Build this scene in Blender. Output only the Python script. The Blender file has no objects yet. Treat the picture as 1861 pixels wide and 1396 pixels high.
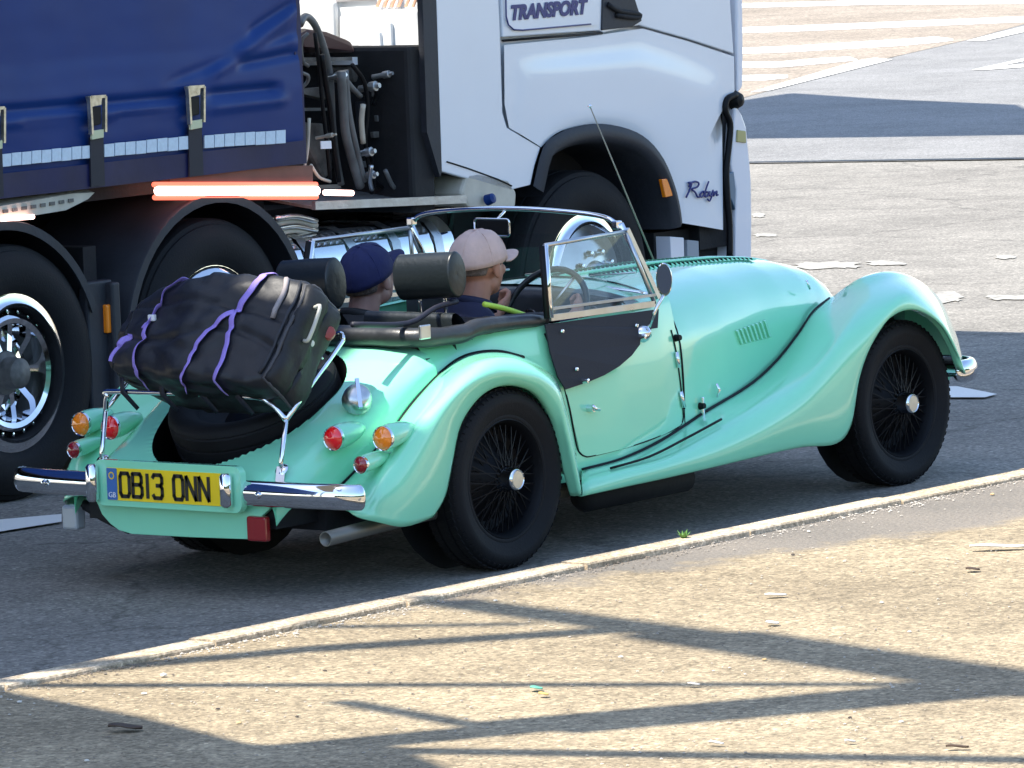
import bpy, bmesh, math, random
import numpy as np
from mathutils import Vector, Matrix, noise
from mathutils.geometry import tessellate_polygon
random.seed(7)
C = bpy.context.scene.collection
rad = math.radians
# ------------------------------------------------------------------ camera, light, exposure
PW, PH, FPX = 1861.0, 1396.0, 10000.0
CAM = np.array([-14.8584, -12.3508, 2.5385]); HD, PT, RL = 0.6637, 0.1000, -0.0388
def _rot(h, p, r):
    f = np.array([math.cos(h)*math.cos(p), math.sin(h)*math.cos(p), -math.sin(p)])
    rt = np.array([math.sin(h), -math.cos(h), 0.]); up = np.cross(rt, f)
    c, s = math.cos(r), math.sin(r)
    return c*rt+s*up, -s*rt+c*up, f
RT, UP, FW = _rot(HD, PT, RL)
cd = bpy.data.cameras.new('camera'); cam = bpy.data.objects.new('camera', cd); C.objects.link(cam)
cam.matrix_world = Matrix(((RT[0], UP[0], -FW[0], CAM[0]), (RT[1], UP[1], -FW[1], CAM[1]), (RT[2], UP[2], -FW[2], CAM[2]), (0, 0, 0, 1)))
cd.sensor_width = 36; cd.lens = 36*FPX/PW; cd.clip_start = .5; cd.clip_end = 900
bpy.context.scene.camera = cam
SUN_EL, SUN_AZ = rad(62), rad(25)          # sun stands behind the car, a little to its far side
SD = Vector((-math.cos(SUN_EL)*math.cos(SUN_AZ), math.cos(SUN_EL)*math.sin(SUN_AZ), math.sin(SUN_EL)))   # towards the sun
w = bpy.data.worlds.new("World"); bpy.context.scene.world = w; w.use_nodes = True
nt = w.node_tree; bg = nt.nodes['Background']; sky = nt.nodes.new('ShaderNodeTexSky')
sky.sky_type = 'NISHITA'; sky.sun_disc = False; sky.sun_elevation = SUN_EL
sky.sun_rotation = math.atan2(SD.x, SD.y); sky.dust_density = .6; sky.ozone_density = 1.5
nt.links.new(sky.outputs[0], bg.inputs[0]); bg.inputs[1].default_value = .15
sl = bpy.data.lights.new('sun', 'SUN'); sl.energy = 4.0; sl.angle = rad(.45); sl.color = (1, .94, .84)
so = bpy.data.objects.new('sun', sl); C.objects.link(so); so.rotation_euler = SD.to_track_quat('Z', 'Y').to_euler(); so.location = (0, 0, 30)
vs = bpy.context.scene.view_settings; vs.view_transform = 'Standard'; vs.look = 'None'; vs.gamma = 1; vs.exposure = 1.33
# ------------------------------------------------------------------ placing helpers
def ray(u, v): return FW+RT*(u-PW/2)/FPX-UP*(v-PH/2)/FPX
def onp(u, v, ax, val):
    d = ray(u, v); return CAM+d*(val-CAM[ax])/d[ax]
def gz(u, v, z=0.): return onp(u, v, 2, z)
TH = .0374; TO = np.array([.783, 2.401, 0.]); _c, _s = math.cos(TH), math.sin(TH)
TR = np.array([[_c, _s, 0], [-_s, _c, 0], [0, 0, 1.]])
def tt(u, v, Y=0.):                        # a point of the lorry's side, in the lorry's own frame
    o = TR@(CAM-TO); d = TR@ray(u, v); return o+d*(Y-o[1])/d[1]
def tx(u, v, X): o = TR@(CAM-TO); d = TR@ray(u, v); return tuple(float(c) for c in o+d*(X-o[0])/d[0])
WX = [-.95, -.7, -.5, -.1, .2, .5, .8, 1.1, 1.3, 1.6, 2.0, 2.4, 2.75]
WY = [.455, .485, .50, .505, .53, .575, .59, .575, .545, .49, .40, .32, .25]
def side(x, z=.5):                         # half width of the body tub
    b = float(np.interp(x, WX, WY)); k = max(0, (z-.5)/.35)
    return b-.045*k*k*(1.0 if x < 1.3 else .8)
def onside(u, v, off=0.):                  # point on the near flank of the tub
    y = -.55
    for _ in range(8):
        p = onp(u, v, 1, y); y = .5*y+.5*-(side(p[0], p[2])+off)
    return p
# ------------------------------------------------------------------ mesh helpers
def tag(o, label=None, cat=None, group=None, kind=None):
    if label: o['label'] = label
    if cat: o['category'] = cat
    if group: o['group'] = group
    if kind: o['kind'] = kind
    return o
def empty(name, loc=(0, 0, 0), rz=0, **k):
    o = bpy.data.objects.new(name, None); C.objects.link(o); o.location = loc; o.rotation_euler = (0, 0, rz); return tag(o, **k)
def mk(name, V, F, mat, parent=None, smooth=False, mods=(), **k):
    me = bpy.data.meshes.new(name); me.from_pydata([tuple(map(float, v)) for v in V], [], F); me.validate()
    bm = bmesh.new(); bm.from_mesh(me); bmesh.ops.recalc_face_normals(bm, faces=bm.faces); bm.to_mesh(me); bm.free()
    if smooth: me.polygons.foreach_set('use_smooth', [True]*len(me.polygons))
    me.materials.append(mat); o = bpy.data.objects.new(name, me); C.objects.link(o)
    if parent: o.parent = parent
    for t, kw in mods:
        m = o.modifiers.new(t, t)
        for a, b in kw.items(): setattr(m, a, b)
    return tag(o, **k)
class MB:
    def __init__(s): s.V = []; s.F = []
    def add(s, V, F):
        n = len(s.V); s.V += [tuple(v) for v in V]; s.F += [tuple(i+n for i in f) for f in F]; return s
    def box(s, c, d, M=None):
        v = [Vector((c[0]+a*d[0]/2, c[1]+b*d[1]/2, c[2]+e*d[2]/2)) for a in (-1, 1) for b in (-1, 1) for e in (-1, 1)]
        if M is not None: v = [M@q for q in v]
        return s.add(v, [(0, 1, 3, 2), (4, 6, 7, 5), (0, 4, 5, 1), (2, 3, 7, 6), (0, 2, 6, 4), (1, 5, 7, 3)])
    def build(s, name, mat, parent=None, smooth=False, mods=(), **k): return mk(name, s.V, s.F, mat, parent, smooth, mods, **k)
def box(name, c, d, mat, parent=None, bev=0., M=None, **k):
    mods = [('BEVEL', dict(width=bev, segments=2))] if bev else []
    return MB().box(c, d, M).build(name, mat, parent, False, mods, **k)
def beam_geo(a, b, w, h, up=(0, 0, 1)):
    a, b = Vector(a), Vector(b); d = (b-a).normalized(); s = d.cross(Vector(up)).normalized(); u = s.cross(d)
    V = [p+s*i*w/2+u*j*h/2 for p in (a, b) for i in (-1, 1) for j in (-1, 1)]
    return V, [(0, 1, 3, 2), (4, 6, 7, 5), (0, 4, 5, 1), (2, 3, 7, 6), (0, 2, 6, 4), (1, 5, 7, 3)]
def cat(P, n):                              # smooth curve through points
    P = np.array(P, float); m = len(P)
    if m < 3 or n <= 1:
        return P if n <= 1 else np.array([P[0]+(P[-1]-P[0])*i/n for i in range(n+1)])
    Q = np.vstack([2*P[0]-P[1], P, 2*P[-1]-P[-2]]); o = []
    for i in range(m-1):
        a, b, c, d = Q[i:i+4]
        for k in range(n):
            t = k/n; o.append(.5*((2*b)+(c-a)*t+(2*a-5*b+4*c-d)*t*t+(-a+3*b-3*c+d)*t**3))
    o.append(P[-1]); return np.array(o)
def tube_geo(P, r, seg=8, cap=True, flat=None):
    P = [Vector(p) for p in P]; V = []; F = []; n = len(P)
    R = r if hasattr(r, '__len__') else [r]*n
    T = [(P[min(i+1, n-1)]-P[max(i-1, 0)]).normalized() for i in range(n)]
    s = T[0].orthogonal().normalized()
    if flat is not None: s = (Vector(flat)-T[0]*T[0].dot(Vector(flat))).normalized()
    for i in range(n):
        s = (s-T[i]*s.dot(T[i])).normalized(); u = T[i].cross(s)
        for k in range(seg):
            a = 2*math.pi*k/seg
            V.append(P[i]+s*math.cos(a)*R[i]*(1 if flat is None else .14)+u*math.sin(a)*R[i])
    for i in range(n-1):
        for k in range(seg): F.append((i*seg+k, i*seg+(k+1) % seg, (i+1)*seg+(k+1) % seg, (i+1)*seg+k))
    if cap: F += [tuple(range(seg)), tuple((n-1)*seg+k for k in range(seg))]
    return V, F
def tube(name, P, r, mat, parent=None, seg=8, n=1, flat=None, **k):
    P = cat(P, n) if n > 1 else P
    return mk(name, *tube_geo(P, r, seg, flat=flat), mat, parent, True, **k)
def lathe_geo(prof, M, seg=40, a0=0, a1=2*math.pi):   # profile (radius, along axis), axis = local -Y
    V = []; F = []; full = abs(a1-a0-2*math.pi) < 1e-6; ns = seg if full else seg+1; m = len(prof)
    for k in range(ns):
        a = a0+(a1-a0)*k/seg
        for r, h in prof: V.append(M@Vector((r*math.cos(a), -h, r*math.sin(a))))
    for k in range(seg):
        for j in range(m-1):
            a, b = k*m+j, ((k+1) % ns)*m+j; F.append((a, a+1, b+1, b))
    return V, F
def lathe(name, prof, M, mat, parent=None, seg=40, smooth=True, **k):
    return mk(name, *lathe_geo(prof, M, seg), mat, parent, smooth, [('EDGE_SPLIT', dict(split_angle=rad(40)))] if smooth else [], **k)
def frame_to(p, d):                         # matrix whose -Y axis looks along d
    q = Vector(d).normalized().to_track_quat('-Y', 'Z'); return Matrix.Translation(Vector(p))@q.to_matrix().to_4x4()
def grid_geo(G):
    G = np.array(G); a, b = G.shape[:2]
    return [tuple(p) for p in G.reshape(-1, 3)], [(i*b+j, i*b+j+1, (i+1)*b+j+1, (i+1)*b+j) for i in range(a-1) for j in range(b-1)]
def dense(G, nu, nv):
    G = np.array(G, float); A = np.stack([cat(G[:, j], nu) for j in range(G.shape[1])], 1)
    return np.stack([cat(A[i], nv) for i in range(A.shape[0])], 0)
def grid(name, G, mat, parent=None, nu=1, nv=1, thick=0, **k):
    G = dense(G, nu, nv) if nu > 1 or nv > 1 else G
    mods = [('SOLIDIFY', dict(thickness=thick, offset=0))] if thick else []
    return mk(name, *grid_geo(G), mat, parent, True, mods, **k)
def mir(G): G = np.array(G, float).copy(); G[..., 1] *= -1; return G
def panel(name, P, off, mat, parent=None, smooth=False, bev=0, **k):   # closed outline pushed along a vector
    P = [Vector(p) for p in P]; n = len(P); off = Vector(off)
    T = tessellate_polygon([P]); V = P+[p+off for p in P]
    F = [tuple(t) for t in T]+[tuple(i+n for i in t) for t in T]+[(i, (i+1) % n, (i+1) % n+n, i+n) for i in range(n)]
    mods = [('BEVEL', dict(width=bev, segments=2, limit_method='ANGLE'))] if bev else []
    return mk(name, V, F, mat, parent, smooth, mods, **k)
def rrect(w, h, r, n=5):
    o = []
    for cx, cy, a in ((w/2-r, h/2-r, 0), (-w/2+r, h/2-r, 90), (-w/2+r, -h/2+r, 180), (w/2-r, -h/2+r, 270)):
        for k in range(n+1): t = rad(a+90*k/n); o.append((cx+r*math.cos(t), cy+r*math.sin(t)))
    return o
def text(name, s, size, M, mat, parent=None, shear=0, bold=0, sx=1., ext=.0008, space=1., **k):
    cu = bpy.data.curves.new(name, 'FONT'); cu.body = s; cu.size = size; cu.shear = shear; cu.offset = bold; cu.extrude = ext
    cu.align_x = 'CENTER'; cu.align_y = 'CENTER'; cu.space_character = space; cu.resolution_u = 4
    t = bpy.data.objects.new(name, cu); C.objects.link(t); bpy.context.view_layer.update()
    me = bpy.data.meshes.new_from_object(t); bpy.data.objects.remove(t); me.transform(M@Matrix.Diagonal((sx, 1, 1, 1)))
    me.materials.clear(); me.materials.append(mat); o = bpy.data.objects.new(name, me); C.objects.link(o); o.parent = parent; return tag(o, **k)
def dup_tree(o, parent=None, mat=None):
    c = o.copy(); C.objects.link(c); c.parent = parent
    for ch in list(o.children): dup_tree(ch, c)
    return c
# ------------------------------------------------------------------ materials
def mat(name, col, rough=.5, metal=0., coat=0., bump=0., bscale=40., var=0., vscale=6., col2=None, spec=None, emit=None, estr=0, cr=.05, detail=4, sheen=0):
    m = bpy.data.materials.new(name); m.use_nodes = True; n = m.node_tree; b = n.nodes['Principled BSDF']
    b.inputs['Base Color'].default_value = (*col, 1); b.inputs['Roughness'].default_value = rough; b.inputs['Metallic'].default_value = metal
    b.inputs['Coat Weight'].default_value = coat; b.inputs['Coat Roughness'].default_value = cr
    if spec is not None: b.inputs['Specular IOR Level'].default_value = spec
    if sheen: b.inputs['Sheen Weight'].default_value = sheen
    if emit: b.inputs['Emission Color'].default_value = (*emit, 1); b.inputs['Emission Strength'].default_value = estr
    tc = n.nodes.new('ShaderNodeTexCoord')
    if var or col2:
        t = n.nodes.new('ShaderNodeTexNoise'); t.inputs['Scale'].default_value = vscale; t.inputs['Detail'].default_value = detail
        n.links.new(tc.outputs['Object'], t.inputs['Vector']); r = n.nodes.new('ShaderNodeValToRGB')
        r.color_ramp.elements[0].position = .32; r.color_ramp.elements[1].position = .68
        c2 = col2 or tuple(c*(1+var) for c in col); c1 = col if col2 else tuple(c*(1-var) for c in col)
        r.color_ramp.elements[0].color = (*c1, 1); r.color_ramp.elements[1].color = (*c2, 1)
        n.links.new(t.outputs['Fac'], r.inputs[0]); n.links.new(r.outputs[0], b.inputs['Base Color'])
        mr = n.nodes.new('ShaderNodeMapRange'); mr.inputs['To Min'].default_value = max(0, rough-.08); mr.inputs['To Max'].default_value = min(1, rough+.08)
        if not coat: n.links.new(t.outputs['Fac'], mr.inputs['Value']); n.links.new(mr.outputs[0], b.inputs['Roughness'])
    if bump:
        t = n.nodes.new('ShaderNodeTexNoise'); t.inputs['Scale'].default_value = bscale; t.inputs['Detail'].default_value = 5
        n.links.new(tc.outputs['Object'], t.inputs['Vector']); bp = n.nodes.new('ShaderNodeBump'); bp.inputs['Strength'].default_value = bump
        bp.inputs['Distance'].default_value = .01; n.links.new(t.outputs['Fac'], bp.inputs['Height']); n.links.new(bp.outputs[0], b.inputs['Normal'])
    return m
PAINT = mat('mint_paint', (.275, .79, .50), .26, coat=1., cr=.03, var=.03, vscale=2)
CHROME = mat('chrome', (.80, .81, .83), .06, 1.)
STEEL = mat('brushed_steel', (.55, .56, .56), .3, 1., var=.1, vscale=12)
ALU = mat('aluminium_plate', (.42, .43, .43), .38, .7, var=.15, vscale=9, bump=.2, bscale=60)
RUBBER = mat('rubber', (.0065, .0065, .0075), .75, var=.3, vscale=9, bump=.15, bscale=120, spec=.3)
SEAL = mat('black_rubber_seal', (.006, .006, .007), .5, spec=.2)
WHEELBLK = mat('black_wheel_enamel', (.005, .0055, .007), .5, spec=.2)
AERIAL = mat('aerial_metal', (.30, .27, .21), .5)
VINYL = mat('black_vinyl', (.022, .024, .026), .38, bump=.25, bscale=25, var=.2, vscale=8)
LEATHER = mat('dark_leather', (.010, .014, .015), .33, bump=.12, bscale=60)
FLAP = mat('black_hood_cloth', (.018, .018, .024), .75, bump=.2, bscale=300)
CHARC = mat('charcoal_piping', (.05, .05, .055), .6)
CARPET = mat('dark_carpet', (.012, .012, .013), .9)
BAGM = mat('black_nylon', (.011, .012, .015), .5, bump=.5, bscale=14, var=.35, vscale=7)
BAGD = mat('black_bag_panel', (.007, .008, .010), .62, bump=.4, bscale=22)
PURPLE = mat('purple_webbing', (.34, .24, .68), .6, bump=.3, bscale=200)
LENSR = mat('red_lens', (.95, .006, .008), .12, coat=1., spec=.6)
LENSR2 = mat('dark_red_reflector', (.28, .008, .012), .2, coat=1.)
LENSO = mat('amber_lens', (1, .26, .008), .12, coat=1., spec=.6)
YPLATE = mat('yellow_plate', (.95, .66, .003), .4, var=.03, vscale=8)
BLUEB = mat('blue_plate_band', (.03, .14, .42), .4)
INK = mat('black_print', (.012, .010, .010), .5)
WHITEP = mat('white_print', (.8, .8, .8), .5)
SILVER = mat('silver_paint', (.5, .52, .55), .35, .4)
IVORY = mat('ivory_cap_centre', (.66, .62, .50), .25, .5)
CAB = mat('white_cab_paint', (.76, .79, .82), .22, coat=.6, var=.03, vscale=1.2)
CABW = mat('white_bumper_paint', (.76, .76, .80), .3, coat=.6)
GREYP = mat('grey_plastic', (.020, .022, .028), .6, var=.25, vscale=5, bump=.15, bscale=40)
DARK = mat('dark_underframe', (.006, .006, .007), .75, var=.5, vscale=6, bump=.3, bscale=25)
GRIME = mat('grimy_metal', (.07, .068, .062), .6, .3, col2=(.20, .19, .17), vscale=14, bump=.4, bscale=40)
HOSE = mat('grey_hose', (.13, .13, .125), .45, var=.3, vscale=10)
TAN = mat('dusty_cream', (.55, .50, .40), .6, var=.15, vscale=8)
NAVYINK = mat('navy_lettering', (.012, .018, .15), .4)
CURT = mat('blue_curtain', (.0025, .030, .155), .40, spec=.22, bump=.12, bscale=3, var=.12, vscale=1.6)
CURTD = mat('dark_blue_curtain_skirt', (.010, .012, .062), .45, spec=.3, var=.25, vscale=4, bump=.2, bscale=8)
STRAPM = mat('black_strap', (.008, .009, .02), .6)
TAPE = mat('reflective_tape', (.62, .72, .80), .4, var=.06, vscale=60)
YTAG = mat('pale_yellow_tag', (.62, .62, .38), .5)
BUCKLE = mat('tarnished_buckle', (.50, .48, .40), .3, .8, var=.25, vscale=40)
GLOW = mat('rail_fringe_glow', (.6, .05, .03), .4, emit=(1., .17, .10), estr=.8)  # emission imitates the red fringe round the sunlit rail
GLOWCORE = mat('rail_sun_glow', (1, .8, .75), .4, emit=(1., .60, .52), estr=3.)  # emission stands in for sun on the metal rail, not a lamp
CAPB = mat('beige_cap_cloth', (.56, .40, .34), .85, var=.08, vscale=20, bump=.3, bscale=30)
CAPN = mat('navy_cap_cloth', (.010, .014, .07), .85, var=.1, vscale=20, bump=.3, bscale=30)
JACK = mat('navy_jacket', (.012, .016, .05), .8, bump=.4, bscale=18)
JACK2 = mat('black_jacket', (.014, .016, .018), .7, bump=.4, bscale=18)
HIVIS = mat('hi_vis_yellow', (.50, .75, .08), .6)
WEED = mat('weed_leaf', (.10, .22, .04), .6)
LIT_W = mat('white_litter', (.62, .60, .56), .6, var=.1, vscale=30)
LIT_B = mat('brown_leaf', (.06, .035, .02), .8)
LIT_G = mat('green_litter', (.12, .38, .25), .5)
LIT_Y = mat('yellow_litter', (.60, .42, .12), .6)
PEB = mat('pebble', (.16, .13, .10), .9, col2=(.50, .45, .38), vscale=1.7, detail=0)
HAIR = mat('grey_hair', (.16, .125, .105), .85, bump=.6, bscale=120, var=.3, vscale=60)
CONC = mat('added_concrete', (.35, .34, .32), .9, bump=.3, bscale=8, var=.1)
def skinmat(name, c):
    m = mat(name, c, .5, var=.07, vscale=30); b = m.node_tree.nodes['Principled BSDF']; b.inputs['Subsurface Weight'].default_value = .15
    b.inputs['Subsurface Radius'].default_value = (.02, .008, .005); return m
SKIN = skinmat('tanned_skin', (.42, .20, .13)); SKIN2 = skinmat('pale_skin', (.40, .22, .17))
EYEW = mat('eye_white', (.6, .58, .55), .2); EYEB = mat('eye_iris', (.03, .02, .015), .1)
def glassmat(name, tint, refl=.12):
    m = bpy.data.materials.new(name); m.use_nodes = True; n = m.node_tree; n.nodes.clear()
    o = n.nodes.new('ShaderNodeOutputMaterial'); t = n.nodes.new('ShaderNodeBsdfTransparent'); t.inputs[0].default_value = (*tint, 1)
    g = n.nodes.new('ShaderNodeBsdfGlossy'); g.inputs['Roughness'].default_value = .02; x = n.nodes.new('ShaderNodeMixShader')
    f = n.nodes.new('ShaderNodeLayerWeight'); f.inputs[0].default_value = .5; pw = n.nodes.new('ShaderNodeMath'); pw.operation = 'POWER'; pw.inputs[1].default_value = 4
    ma = n.nodes.new('ShaderNodeMath'); ma.operation = 'MULTIPLY_ADD'; ma.inputs[1].default_value = .8; ma.inputs[2].default_value = .014
    n.links.new(f.outputs['Facing'], pw.inputs[0]); n.links.new(pw.outputs[0], ma.inputs[0]); n.links.new(ma.outputs[0], x.inputs[0]); n.links.new(t.outputs[0], x.inputs[1]); n.links.new(g.outputs[0], x.inputs[2]); n.links.new(x.outputs[0], o.inputs[0]); return m
GLASS = glassmat('window_glass', (.93, .96, .95))
_a, _b = gz(1000, 1066, .1), gz(1800, 950, .1); STRIP_M = float((_b[1]-_a[1])/(_b[0]-_a[0])); STRIP_C = float(_a[1]-STRIP_M*_a[0])
def groundmat(name, c1, c2, sc, fine=180, bump=.5, cracks=False, strip=None):
    m = bpy.data.materials.new(name); m.use_nodes = True; n = m.node_tree; b = n.nodes['Principled BSDF']; b.inputs['Roughness'].default_value = .92
    b.inputs['Specular IOR Level'].default_value = .25
    tc = n.nodes.new('ShaderNodeTexCoord'); L = n.links.new
    def tex(s, d=5, r=.6):
        t = n.nodes.new('ShaderNodeTexNoise'); t.inputs['Scale'].default_value = s; t.inputs['Detail'].default_value = d; t.inputs['Roughness'].default_value = r
        L(tc.outputs['Object'], t.inputs['Vector']); return t
    def ramp(src, stops):
        r = n.nodes.new('ShaderNodeValToRGB'); e = r.color_ramp.elements
        while len(e) < len(stops): e.new(.5)
        for k, (p, c) in enumerate(stops): e[k].position = p; e[k].color = (*c, 1) if len(c) == 3 else c
        L(src, r.inputs[0]); return r
    def mul(a, bb, f=1.):
        x = n.nodes.new('ShaderNodeMixRGB'); x.blend_type = 'MULTIPLY'; x.inputs[0].default_value = f; L(a, x.inputs[1]); L(bb, x.inputs[2]); return x.outputs[0]
    col = ramp(tex(sc).outputs['Fac'], [(.35, c1), (.65, c2)]).outputs[0]
    col = mul(col, ramp(tex(fine, 2, .7).outputs['Fac'], [(.30, (.62,)*3), (.5, (1,)*3), (.72, (1.4,)*3)]).outputs[0], .9)
    col = mul(col, ramp(tex(fine*.22, 3).outputs['Fac'], [(.3, (.80,)*3), (.7, (1.15,)*3)]).outputs[0], .8)
    vo = n.nodes.new('ShaderNodeTexVoronoi'); vo.inputs['Scale'].default_value = fine*2.2; L(tc.outputs['Object'], vo.inputs['Vector'])
    sv = n.nodes.new('ShaderNodeSeparateColor'); L(vo.outputs['Color'], sv.inputs[0])
    col = mul(col, ramp(sv.outputs[0], [(.0, (.55,)*3), (.14, (.86,)*3), (.55, (1.0,)*3), (.9, (1.12,)*3), (1., (1.7,)*3)]).outputs[0], .85)
    col = mul(col, ramp(tex(sc*3.3, 4, .65).outputs['Fac'], [(.32, (.80,)*3), (.55, (1.03,)*3), (.75, (1.10,)*3)]).outputs[0], .8)
    if strip:      # bare tarmac strip along the kerb, its border broken up by drifted sand
        c2 = ramp(tex(sc*1.4).outputs['Fac'], [(.35, strip[0]), (.65, strip[1])]).outputs[0]; c2 = mul(c2, ramp(tex(90, 2, .7).outputs['Fac'], [(.30, (.7,)*3), (.5, (1,)*3), (.72, (1.35,)*3)]).outputs[0], .9)
        sx = n.nodes.new('ShaderNodeSeparateXYZ'); L(tc.outputs['Object'], sx.inputs[0])
        def ma(op, a_, b_):
            q = n.nodes.new('ShaderNodeMath'); q.operation = op
            for i_, v_ in enumerate((a_, b_)):
                if isinstance(v_, (int, float)): q.inputs[i_].default_value = v_
                else: L(v_, q.inputs[i_])
            return q.outputs[0]
        lin = ma('MULTIPLY_ADD', sx.outputs['X'], STRIP_M); lin.node.inputs[2].default_value = STRIP_C
        dd = ma('SUBTRACT', sx.outputs['Y'], lin)
        nz = ma('MULTIPLY', ma('SUBTRACT', tex(3.2, 6, .7).outputs['Fac'], .5), .9)
        f = ma('ADD', ma('MULTIPLY', ma('ADD', dd, nz), 5.), .5)
        cl = n.nodes.new('ShaderNodeClamp'); L(f, cl.inputs[0]); x = n.nodes.new('ShaderNodeMixRGB'); L(cl.outputs[0], x.inputs[0]); L(col, x.inputs[1]); L(c2, x.inputs[2]); col = x.outputs[0]
    if cracks:
        v = n.nodes.new('ShaderNodeTexVoronoi'); v.feature = 'DISTANCE_TO_EDGE'; v.inputs['Scale'].default_value = .55
        q = tex(3, 4); a = n.nodes.new('ShaderNodeMixRGB'); a.blend_type = 'ADD'; a.inputs[0].default_value = .35; L(tc.outputs['Object'], a.inputs[1]); L(q.outputs['Color'], a.inputs[2]); L(a.outputs[0], v.inputs['Vector'])
        r = ramp(v.outputs['Distance'], [(.0, (.55,)*3), (.012, (1,)*3)]); col = mul(col, r.outputs[0], .8)
    L(col, b.inputs['Base Color'])
    bp = n.nodes.new('ShaderNodeBump'); bp.inputs['Strength'].default_value = bump; bp.inputs['Distance'].default_value = .012; L(tex(fine*.7, 4).outputs['Fac'], bp.inputs['Height']); L(bp.outputs[0], b.inputs['Normal'])
    return m
ASPH = groundmat('road_asphalt', (.195, .180, .155), (.248, .230, .198), .5, fine=42, bump=.4, cracks=True)
ASPH2 = groundmat('side_road_asphalt', (.20, .195, .185), (.235, .23, .22), .3, fine=60)
SAND = groundmat('sandy_gravel', (.25, .200, .130), (.34, .275, .180), .9, fine=44, bump=1., strip=((.15, .135, .115), (.20, .175, .145)))
DUSTY = groundmat('dusty_tarmac', (.15, .135, .115), (.20, .175, .145), 1.2, fine=90, bump=.6)
FARSAND = groundmat('buff_surface', (.245, .203, .155), (.305, .255, .20), .25, fine=20, bump=.3)
KERBM = groundmat('kerb_concrete', (.42, .33, .22), (.56, .46, .33), 3, fine=60, bump=.4)
def wornpaint():
    m = mat('worn_road_paint', (.78, .76, .70), .8, bump=.3, bscale=60); return m
RPAINT = wornpaint()
#@@BODY
# ================================================================== SETTING
def sheet(name, P, z, m, parent=None, **k):
    P = [Vector((p[0], p[1], z)) for p in P]; T = tessellate_polygon([P]); return mk(name, P, [tuple(t) for t in T], m, parent, **k)
def flat(name, px, z, m, th=None, parent=None, **k):
    P = [gz(u, v, z) for u, v in px]; return sheet(name, P, z, m, parent, **k)
sheet('road', [(-300, -300), (500, -300), (500, 500), (-300, 500)], 0, ASPH, kind='structure')
# kerb line: slightly skewed against the car
PZ = .10
_k0, _k1 = gz(0, 1230, PZ+.018), gz(1861, 849, PZ+.018)
def ky(x): return float(_k0[1]+(_k1[1]-_k0[1])*(x-_k0[0])/(_k1[0]-_k0[0]))
pav = [(-60, ky(-60)-.12), (60, ky(60)-.12), (60, -60), (-60, -60)]
V = [(x, y, PZ) for x, y in pav]+[(x, y, -.3) for x, y in pav]
mk('pavement', V, [(0, 1, 2, 3), (0, 4, 5, 1), (1, 5, 6, 2), (2, 6, 7, 3), (3, 7, 4, 0)], SAND, kind='structure')
kb = empty('kerb', (0, ky(0), 0), kind='structure')
L_ = .915; k0 = None
for i in range(-9, 22):
    x0 = -1.42+i*L_; g = .006
    P = []
    dz = random.uniform(-.004, .004); dy = random.uniform(-.004, .004)
    a, b = x0+g, x0+L_-g
    V = []
    for x in (a, b):
        for (y, z) in ((0, 0), (0, PZ+.005), (-.012, PZ+.018), (-.116, PZ+.018), (-.12, PZ+.012), (-.12, 0)):
            V.append((x, ky(x)+y+dy-ky(0), z+dz))
    F = [(j, (j+1) % 6, (j+1) % 6+6, j+6) for j in range(6)]+[(0, 1, 2, 3, 4, 5), (6, 7, 8, 9, 10, 11)]
    mk('kerb_stone', V, F, KERBM, kb)
kb.location = (0, ky(0), 0)
# far surfaces and markings
flat('side_road', [(1300, 192), (1350, 178), (1861, 40), (2500, -90), (2500, 305), (1861, 288), (1300, 296)], .003, ASPH2, kind='structure')
flat('hatched_area', [(900, 330), (1350, 178), (1420, 158), (1560, 118), (1760, 72), (1861, 44), (2600, -120), (500, -250), (400, 200)], .006, FARSAND, kind='structure')
MK = []
def stripe(name, px, label, group='white road markings', m=None):
    o = flat(name, px, .005 if m else .010, m or RPAINT); tag(o, label, 'road marking', group); return o
def band(pts, hw):
    a = [(u, v-hw*(h if h else 1)) for u, v, h in pts]; b = [(u, v+hw*(h if h else 1)) for u, v, h in reversed(pts)]; return a+b
stripe('hatch_line', band([(1280, 12, 1), (1560, 5, 1), (1861, 3, 1), (2100, 0, 1)], 4), 'thin white line topmost on the buff hatched area')
stripe('hatch_line', band([(1280, 57, 1), (1440, 52, 1), (1640, 44, 1), (1861, 35, 1), (2000, 28, 1)], 5.2), 'long white hatch line second from the top of the buff area')
stripe('hatch_line', band([(1280, 95, 1), (1440, 89, 1), (1640, 77, 1.1), (1700, 72, 1), (1732, 72, .3)], 5.5), 'long white hatch line ending in a point beside the edge line')
stripe('hatch_line', band([(1280, 118, 1), (1420, 117, 1), (1500, 110, 1), (1545, 107, .7), (1558, 109, .2)], 5.2), 'shorter white hatch line second from the bottom of the buff area')
stripe('hatch_line', band([(1280, 143, 1), (1390, 141, 1), (1432, 139, .5)], 5), 'shortest white hatch line just above the shaded road by the cab')
stripe('edge_line', [(1362, 168), (1400, 164), (1622, 108), (1590, 105), (1560, 110)], 'broad white edge dash slanting up from the lorry nose')
stripe('edge_line', [(1756, 74), (1790, 74), (1861, 58), (2000, 24), (1960, 22), (1861, 48)], 'broad white edge dash at the right of the buff area')
stripe('turn_mark', [(1766, 127), (1790, 127), (1861, 122), (1861, 117), (1820, 119), (1861, 111), (1861, 106)], 'thin forked white mark on the side road at the right')
WORNM = mat('worn_paint_patch', (.40, .38, .33), .85, col2=(.20, .186, .16), vscale=22, detail=6)
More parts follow.
